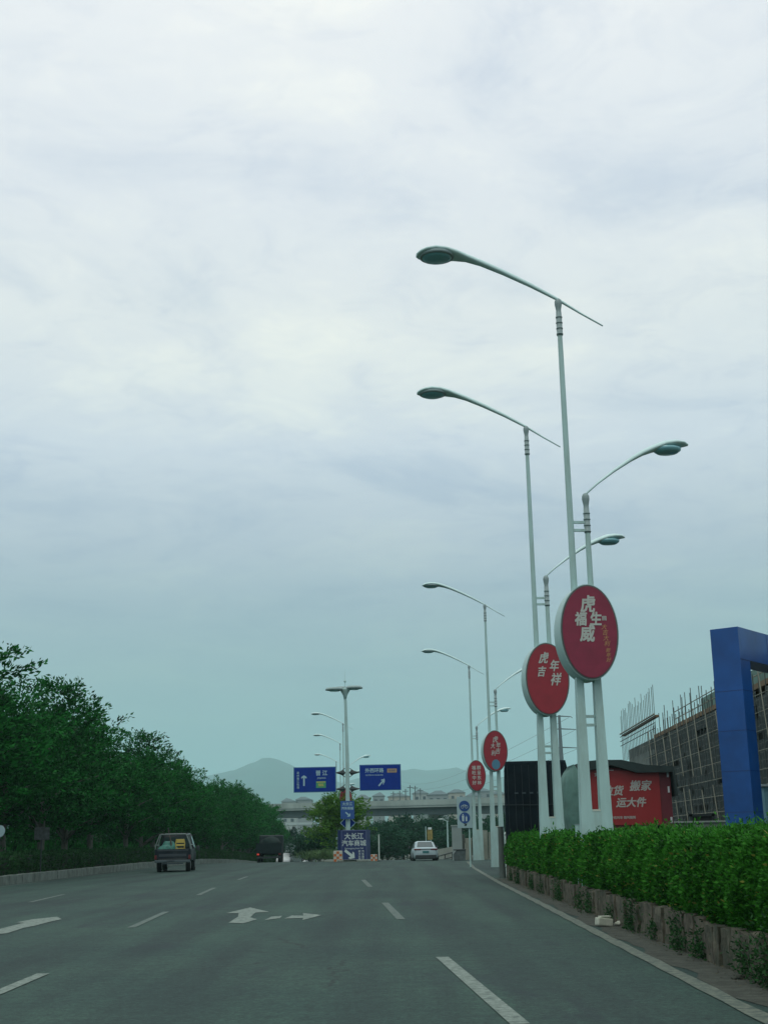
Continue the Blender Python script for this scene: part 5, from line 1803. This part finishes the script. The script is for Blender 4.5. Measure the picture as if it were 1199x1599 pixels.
M_raw = mat('raw_concrete', (.15, .18, .165), .95, var=.3, scale=1.2, dirt=(.06, .08, .07), dirt_amt=.8, stretch=(1, .5, 1))
M_net = mat('dark_green_net', (.012, .026, .027), .9, var=.45, scale=2.5, stretch=(1, 1, 1.5), dirt=(.05, .075, .065), dirt_amt=.6)
M_netl = mat('pale_green_net', (.12, .22, .19), .85, var=.25, scale=1.5)
M_bam = mat('scaffold_tube', (.20, .21, .165), .7, var=.3, scale=2)
M_bamd = mat('dark_scaffold_tube', (.05, .065, .06), .7, var=.3, scale=2)
M_form = mat('formwork_timber', (.15, .10, .05), .8, var=.35, scale=2)
ang = -math.atan(.045)
bd = thing('unfinished_building', 'unfinished concrete building wrapped in dark net behind the blue portal', 'building', (bx(0), 0, 0), ang)
# local frame: +y runs along the face away from the camera, +x into the building
yA, yB_, yC = 38.0, 80.0, 95.5
zl1 = at(960, 1172, 95.5).z; zl2 = at(960, 1147, 95.5).z; zr_ = at(1115, 1102, 62).z
mb = MB(); mb.b2((0, yB_, -.5), (16, yC, zl1)); mb.b2((.6, yA, -.5), (16, yB_ - .01, zr_ - .5)); mb.build('concrete_wall', M_raw, bd)
mb = MB(); mb.b2((-.35, yB_, zl2 - .12), (-.12, yC + .5, zl2)); mb.b2((-.5, yA, zr_ - .22), (8, yB_ - .02, zr_ + .0)); 
mb.b2((1, 66, zr_ + .01), (4, 72, zr_ + .55)); mb.b2((1.5, 67, zr_ + .56), (3.5, 70, zr_ + .95))
mb.build('formwork', M_form, bd)
mb = MB()
v = []; f = []
ny, nz = 90, 26
for i in range(ny + 1):
    yy = yA + (yB_ + 2.5 - yA) * i / ny
    for j in range(nz + 1):
        zz = 2.0 - 2.2 + (zr_ - .3 + .2) * j / nz
        dx = .10 * mnoise.noise(Vector((yy * .9, zz * .9, 0))) + .05 * mnoise.noise(Vector((yy * 3, zz * 3, 4)))
        v.append((-.55 + dx, yy, zz))
for i in range(ny):
    for j in range(nz):
        if mnoise.noise(Vector((i * .35, j * .45, 9))) < .33:
            f.append((i * (nz + 1) + j, (i + 1) * (nz + 1) + j, (i + 1) * (nz + 1) + j + 1, i * (nz + 1) + j + 1))
tn = M_net.node_tree
bs = tn.nodes['Principled BSDF']
prev = bs.inputs['Base Color'].links[0].from_socket
tcn = nn(tn, 'ShaderNodeTexCoord'); nz_ = nn(tn, 'ShaderNodeTexNoise'); nz_.inputs['Scale'].default_value = 1.4
tn.links.new(tcn.outputs['Object'], nz_.inputs['Vector'])
wa = nn(tn, 'ShaderNodeVectorMath', operation='MULTIPLY_ADD'); wa.inputs[1].default_value = (.25, .25, .25)
tn.links.new(nz_.outputs['Color'], wa.inputs[0]); tn.links.new(tcn.outputs['Object'], wa.inputs[2])
sx_ = nn(tn, 'ShaderNodeSeparateXYZ'); tn.links.new(wa.outputs[0], sx_.inputs[0])
outs = []
for ax, per_, wd_ in (('Y', .46, .11), ('Z', .34, .12)):
    d_ = nn(tn, 'ShaderNodeMath', operation='DIVIDE'); d_.inputs[1].default_value = per_
    fr_ = nn(tn, 'ShaderNodeMath', operation='FRACT'); lt_ = nn(tn, 'ShaderNodeMath', operation='LESS_THAN'); lt_.inputs[1].default_value = wd_
    tn.links.new(sx_.outputs[ax], d_.inputs[0]); tn.links.new(d_.outputs[0], fr_.inputs[0]); tn.links.new(fr_.outputs[0], lt_.inputs[0]); outs.append(lt_)
mxm = nn(tn, 'ShaderNodeMath', operation='MAXIMUM'); tn.links.new(outs[0].outputs[0], mxm.inputs[0]); tn.links.new(outs[1].outputs[0], mxm.inputs[1])
ml = nn(tn, 'ShaderNodeMath', operation='MULTIPLY'); tn.links.new(mxm.outputs[0], ml.inputs[0]); tn.links.new(nz_.outputs['Fac'], ml.inputs[1])
mm_ = mixrgb(tn); tn.links.new(ml.outputs[0], mm_.inputs[0]); tn.links.new(prev, mm_.inputs[6]); mm_.inputs[7].default_value = (.13, .15, .13, 1)
tn.links.new(mm_.outputs[2], bs.inputs['Base Color'])
nt_o = mesh_np('safety_net', v, f, M_net, bd)
mb = MB(); mb.b2((.2, 44, zr_ + .1), (.24, 68, zr_ + .95)); mb.build('pale_net', M_netl, bd)

sf = thing('scaffolding', 'grid of thin scaffold tubes with slanting braces over the unfinished building face', 'scaffolding', (bx(0), 0, 0), ang)
rs = random.Random(6)
std = None
ys_ = list(np.arange(44, 80, .85))
rod_cache = {}


def rod(name, a, b, r_, m):
    mb = MB(); mb.tube([a, b], r_, 5); return mb.build(name, m, sf)


mb0 = MB(); mb0.tube([(0, 0, 0), (0, 0, 1)], 1.0, 5)
proto = mb0.build('upright', M_bamd, sf)
protoL = MB().tube([(0, 0, 0), (0, 0, 1)], 1.0, 5).build('upright', M_bam, sf)
used_p = False; used_l = False


def stand(x, y, z0, z1, r_, pr):
    o = pr.copy(); COL.objects.link(o); o.parent = sf
    o.location = (x, y, z0); o.scale = (r_, r_, z1 - z0)
    o.rotation_euler = (rs.uniform(-.006, .006), rs.uniform(-.006, .006), 0)
    return o


for y in ys_[::1]:
    stand(-.85 + rs.uniform(-.04, .04), y + rs.uniform(-.1, .1), .2, zr_ + rs.uniform(.1, .5), .022, proto)
for y in np.arange(56, 80, .95):
    stand(-.2 + rs.uniform(-.1, .1), y, zr_ - .3, zr_ + rs.uniform(1.0, 1.6), .022, proto)
for y in np.arange(80.3, 96.5, .72):
    stand(-.35, y, zl1 - .8, zl1 + rs.uniform(2.4, 3.1), .018, proto)
bpy.data.objects.remove(proto); bpy.data.objects.remove(protoL)
# ledgers
for z in np.arange(1.0, zr_, .72):
    rod('ledger', (-.92, 40, z + rs.uniform(-.05, .05)), (-.92, 82.5, z + rs.uniform(-.05, .05)), .018, M_bam)
for z in (zr_ + .45, zr_ + .85):
    rod('ledger', (-.25, 44, z), (-.25, 74, z - .05), .026, M_bam)
for z in np.arange(zl1 + .35, zl2 - .1, .32):
    rod('ledger', (-.42, 80, z), (-.42, 96.5, z + .02), .028, M_bamd)
rod('ledger', (-.42, 80, zl2 + .05), (-.42, 96.5, zl2 + .08), .05, M_bam)
# slanting braces
for k, y in enumerate(np.arange(50, 80, 2.6)):
    for (za, zb_) in ((zr_ - .1, zr_ - 3.2), (3.6, .9)):
        y0 = y + rs.uniform(-.5, .5)
        rod('brace', (-1.0, y0 + .75, za + rs.uniform(-.5, .3)), (-1.0, y0 - .25, zb_ + rs.uniform(-.3, .5)), .026, M_bam)
# framed black panel painted as the shade in an opening at the building foot
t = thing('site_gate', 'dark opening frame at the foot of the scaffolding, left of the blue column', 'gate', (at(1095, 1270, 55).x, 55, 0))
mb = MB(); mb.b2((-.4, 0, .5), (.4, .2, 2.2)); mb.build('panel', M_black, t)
mb = MB(); mb.b2((-.5, -.05, .4), (-.4, .25, 2.3)); mb.b2((.4, -.05, .4), (.5, .25, 2.3)); mb.b2((-.5, -.05, 2.2), (.5, .25, 2.3)); mb.build('frame', M_dark, t)
q = at(1110, 1283, 50)
t = thing('concrete_slab_wall', 'low pale concrete slab at the foot of the scaffolding left of the blue column', 'low wall', (q.x, 50, 0))
mb = MB(); mb.b2((-1.4, 0, 0), (.5, .3, at(1110, 1284, 50).z), .02); mb.build('slab', M_raw, t)
mb = MB(); mb.b2((-1.45, -.04, at(1110, 1284, 50).z), (.55, .34, at(1110, 1284, 50).z + .06)); mb.build('coping', M_conc, t)

# utility pole with three cross-arms --------------------------------------------------
YU = 170.0
q = at(870, 1117, YU)
t = thing('power_pylon', 'slender grey power pole with three cross-arms above the black tarpaulin truck', 'power pole', (at(879, 1190, YU).x * .5 + q.x * .5, YU, gz(YU)))
hp = q.z - gz(YU)
M_pyl = mat('pylon_steel', (.12, .17, .18), .6)
mb = MB(); mb.tube([(0, 0, 0), (0, 0, hp)], [.55, .16], 8); mb.build('pole', M_pyl, t)
for k, (py, l) in enumerate(((1118, 1.5), (1138, 2.0), (1167, 2.2))):
    zz = at(873, py, YU).z - gz(YU)
    mb = MB(); mb.tube([(-l * .6, 0, zz - .15), (0, 0, zz), (l, 0, zz - .12), (l * 1.15, 0, zz - .3)], [.05, .09, .06, .03], 6)
    mb.build('crossarm', M_pyl, t)
# power lines, sagging away to the left over the hills
M_wire = mat('wire', (.10, .14, .15), .7)
for k, (py, l) in enumerate(((1118, 1.2), (1138, 1.9), (1167, 2.1))):
    a = Vector((t.location.x + l, YU, at(873, py, YU).z - .25)); b = at(590, 1196 + 5 * k, 700)
    mb = MB(); n = 14
    mb.tube([a.lerp(b, i / n) + Vector((0, 0, -9 * math.sin(math.pi * i / n))) for i in range(n + 1)], .02, 4, False)
    o = mb.build('power_line', M_wire)
    tag(o, ['uppermost', 'middle', 'lowest'][k] + ' of the faint power lines running left from the power pole over the hills', 'power line', 'power lines')

# pale sign board far left among the trees and white thing at the left frame edge
q = at(66, 1296, 62)
t = thing('roadside_board', 'small pale board under the trees at far left', 'sign', (q.x, 62, .28))
mb = MB(); mb.b2((-.35, 0, q.z - .28 - .45), (.35, .05, q.z - .28 + .12), .01); mb.build('board', mat('dim_board', (.035, .045, .045), .7, var=.7, scale=7), t)
mb = MB(); mb.tube([(0, .03, 0), (0, .03, q.z - .4)], .03, 6); mb.build('post', M_dark, t)
q = at(0, 1298, 50)
t = thing('pale_drum', 'x', 'mirror', (q.x, 50, .28))
mb = MB(); disc(mb, .2, .22, -.03, .03, 0, q.z - .28, 24); mb.build('face', mat('pale_plastic', (.22, .32, .34), .5), t)
t.name = 'road_mirror'; t['label'] = 'round pale road mirror cut by the left edge of the picture'
mb = MB(); mb.tube([(0, .06, 0), (0, .06, q.z - .28)], .03, 6); mb.build('post', M_dark, t)

# ================================================================ HAZE
mh = bpy.data.materials.new('haze'); mh.use_nodes = True
th = mh.node_tree
for n_ in list(th.nodes):
    th.nodes.remove(n_)
pv = nn(th, 'ShaderNodeVolumePrincipled')
pv.inputs['Color'].default_value = (0.62, 0.95, 0.97, 1)
pv.inputs['Density'].default_value = 0.00018
pv.inputs['Anisotropy'].default_value = 0.0
oh = nn(th, 'ShaderNodeOutputMaterial'); th.links.new(pv.outputs[0], oh.inputs['Volume'])
mb = MB(); mb.b2((-4900, -300, -12), (4900, 8900, 560))
hz = mb.build('haze', mh)
hz['kind'] = 'stuff'
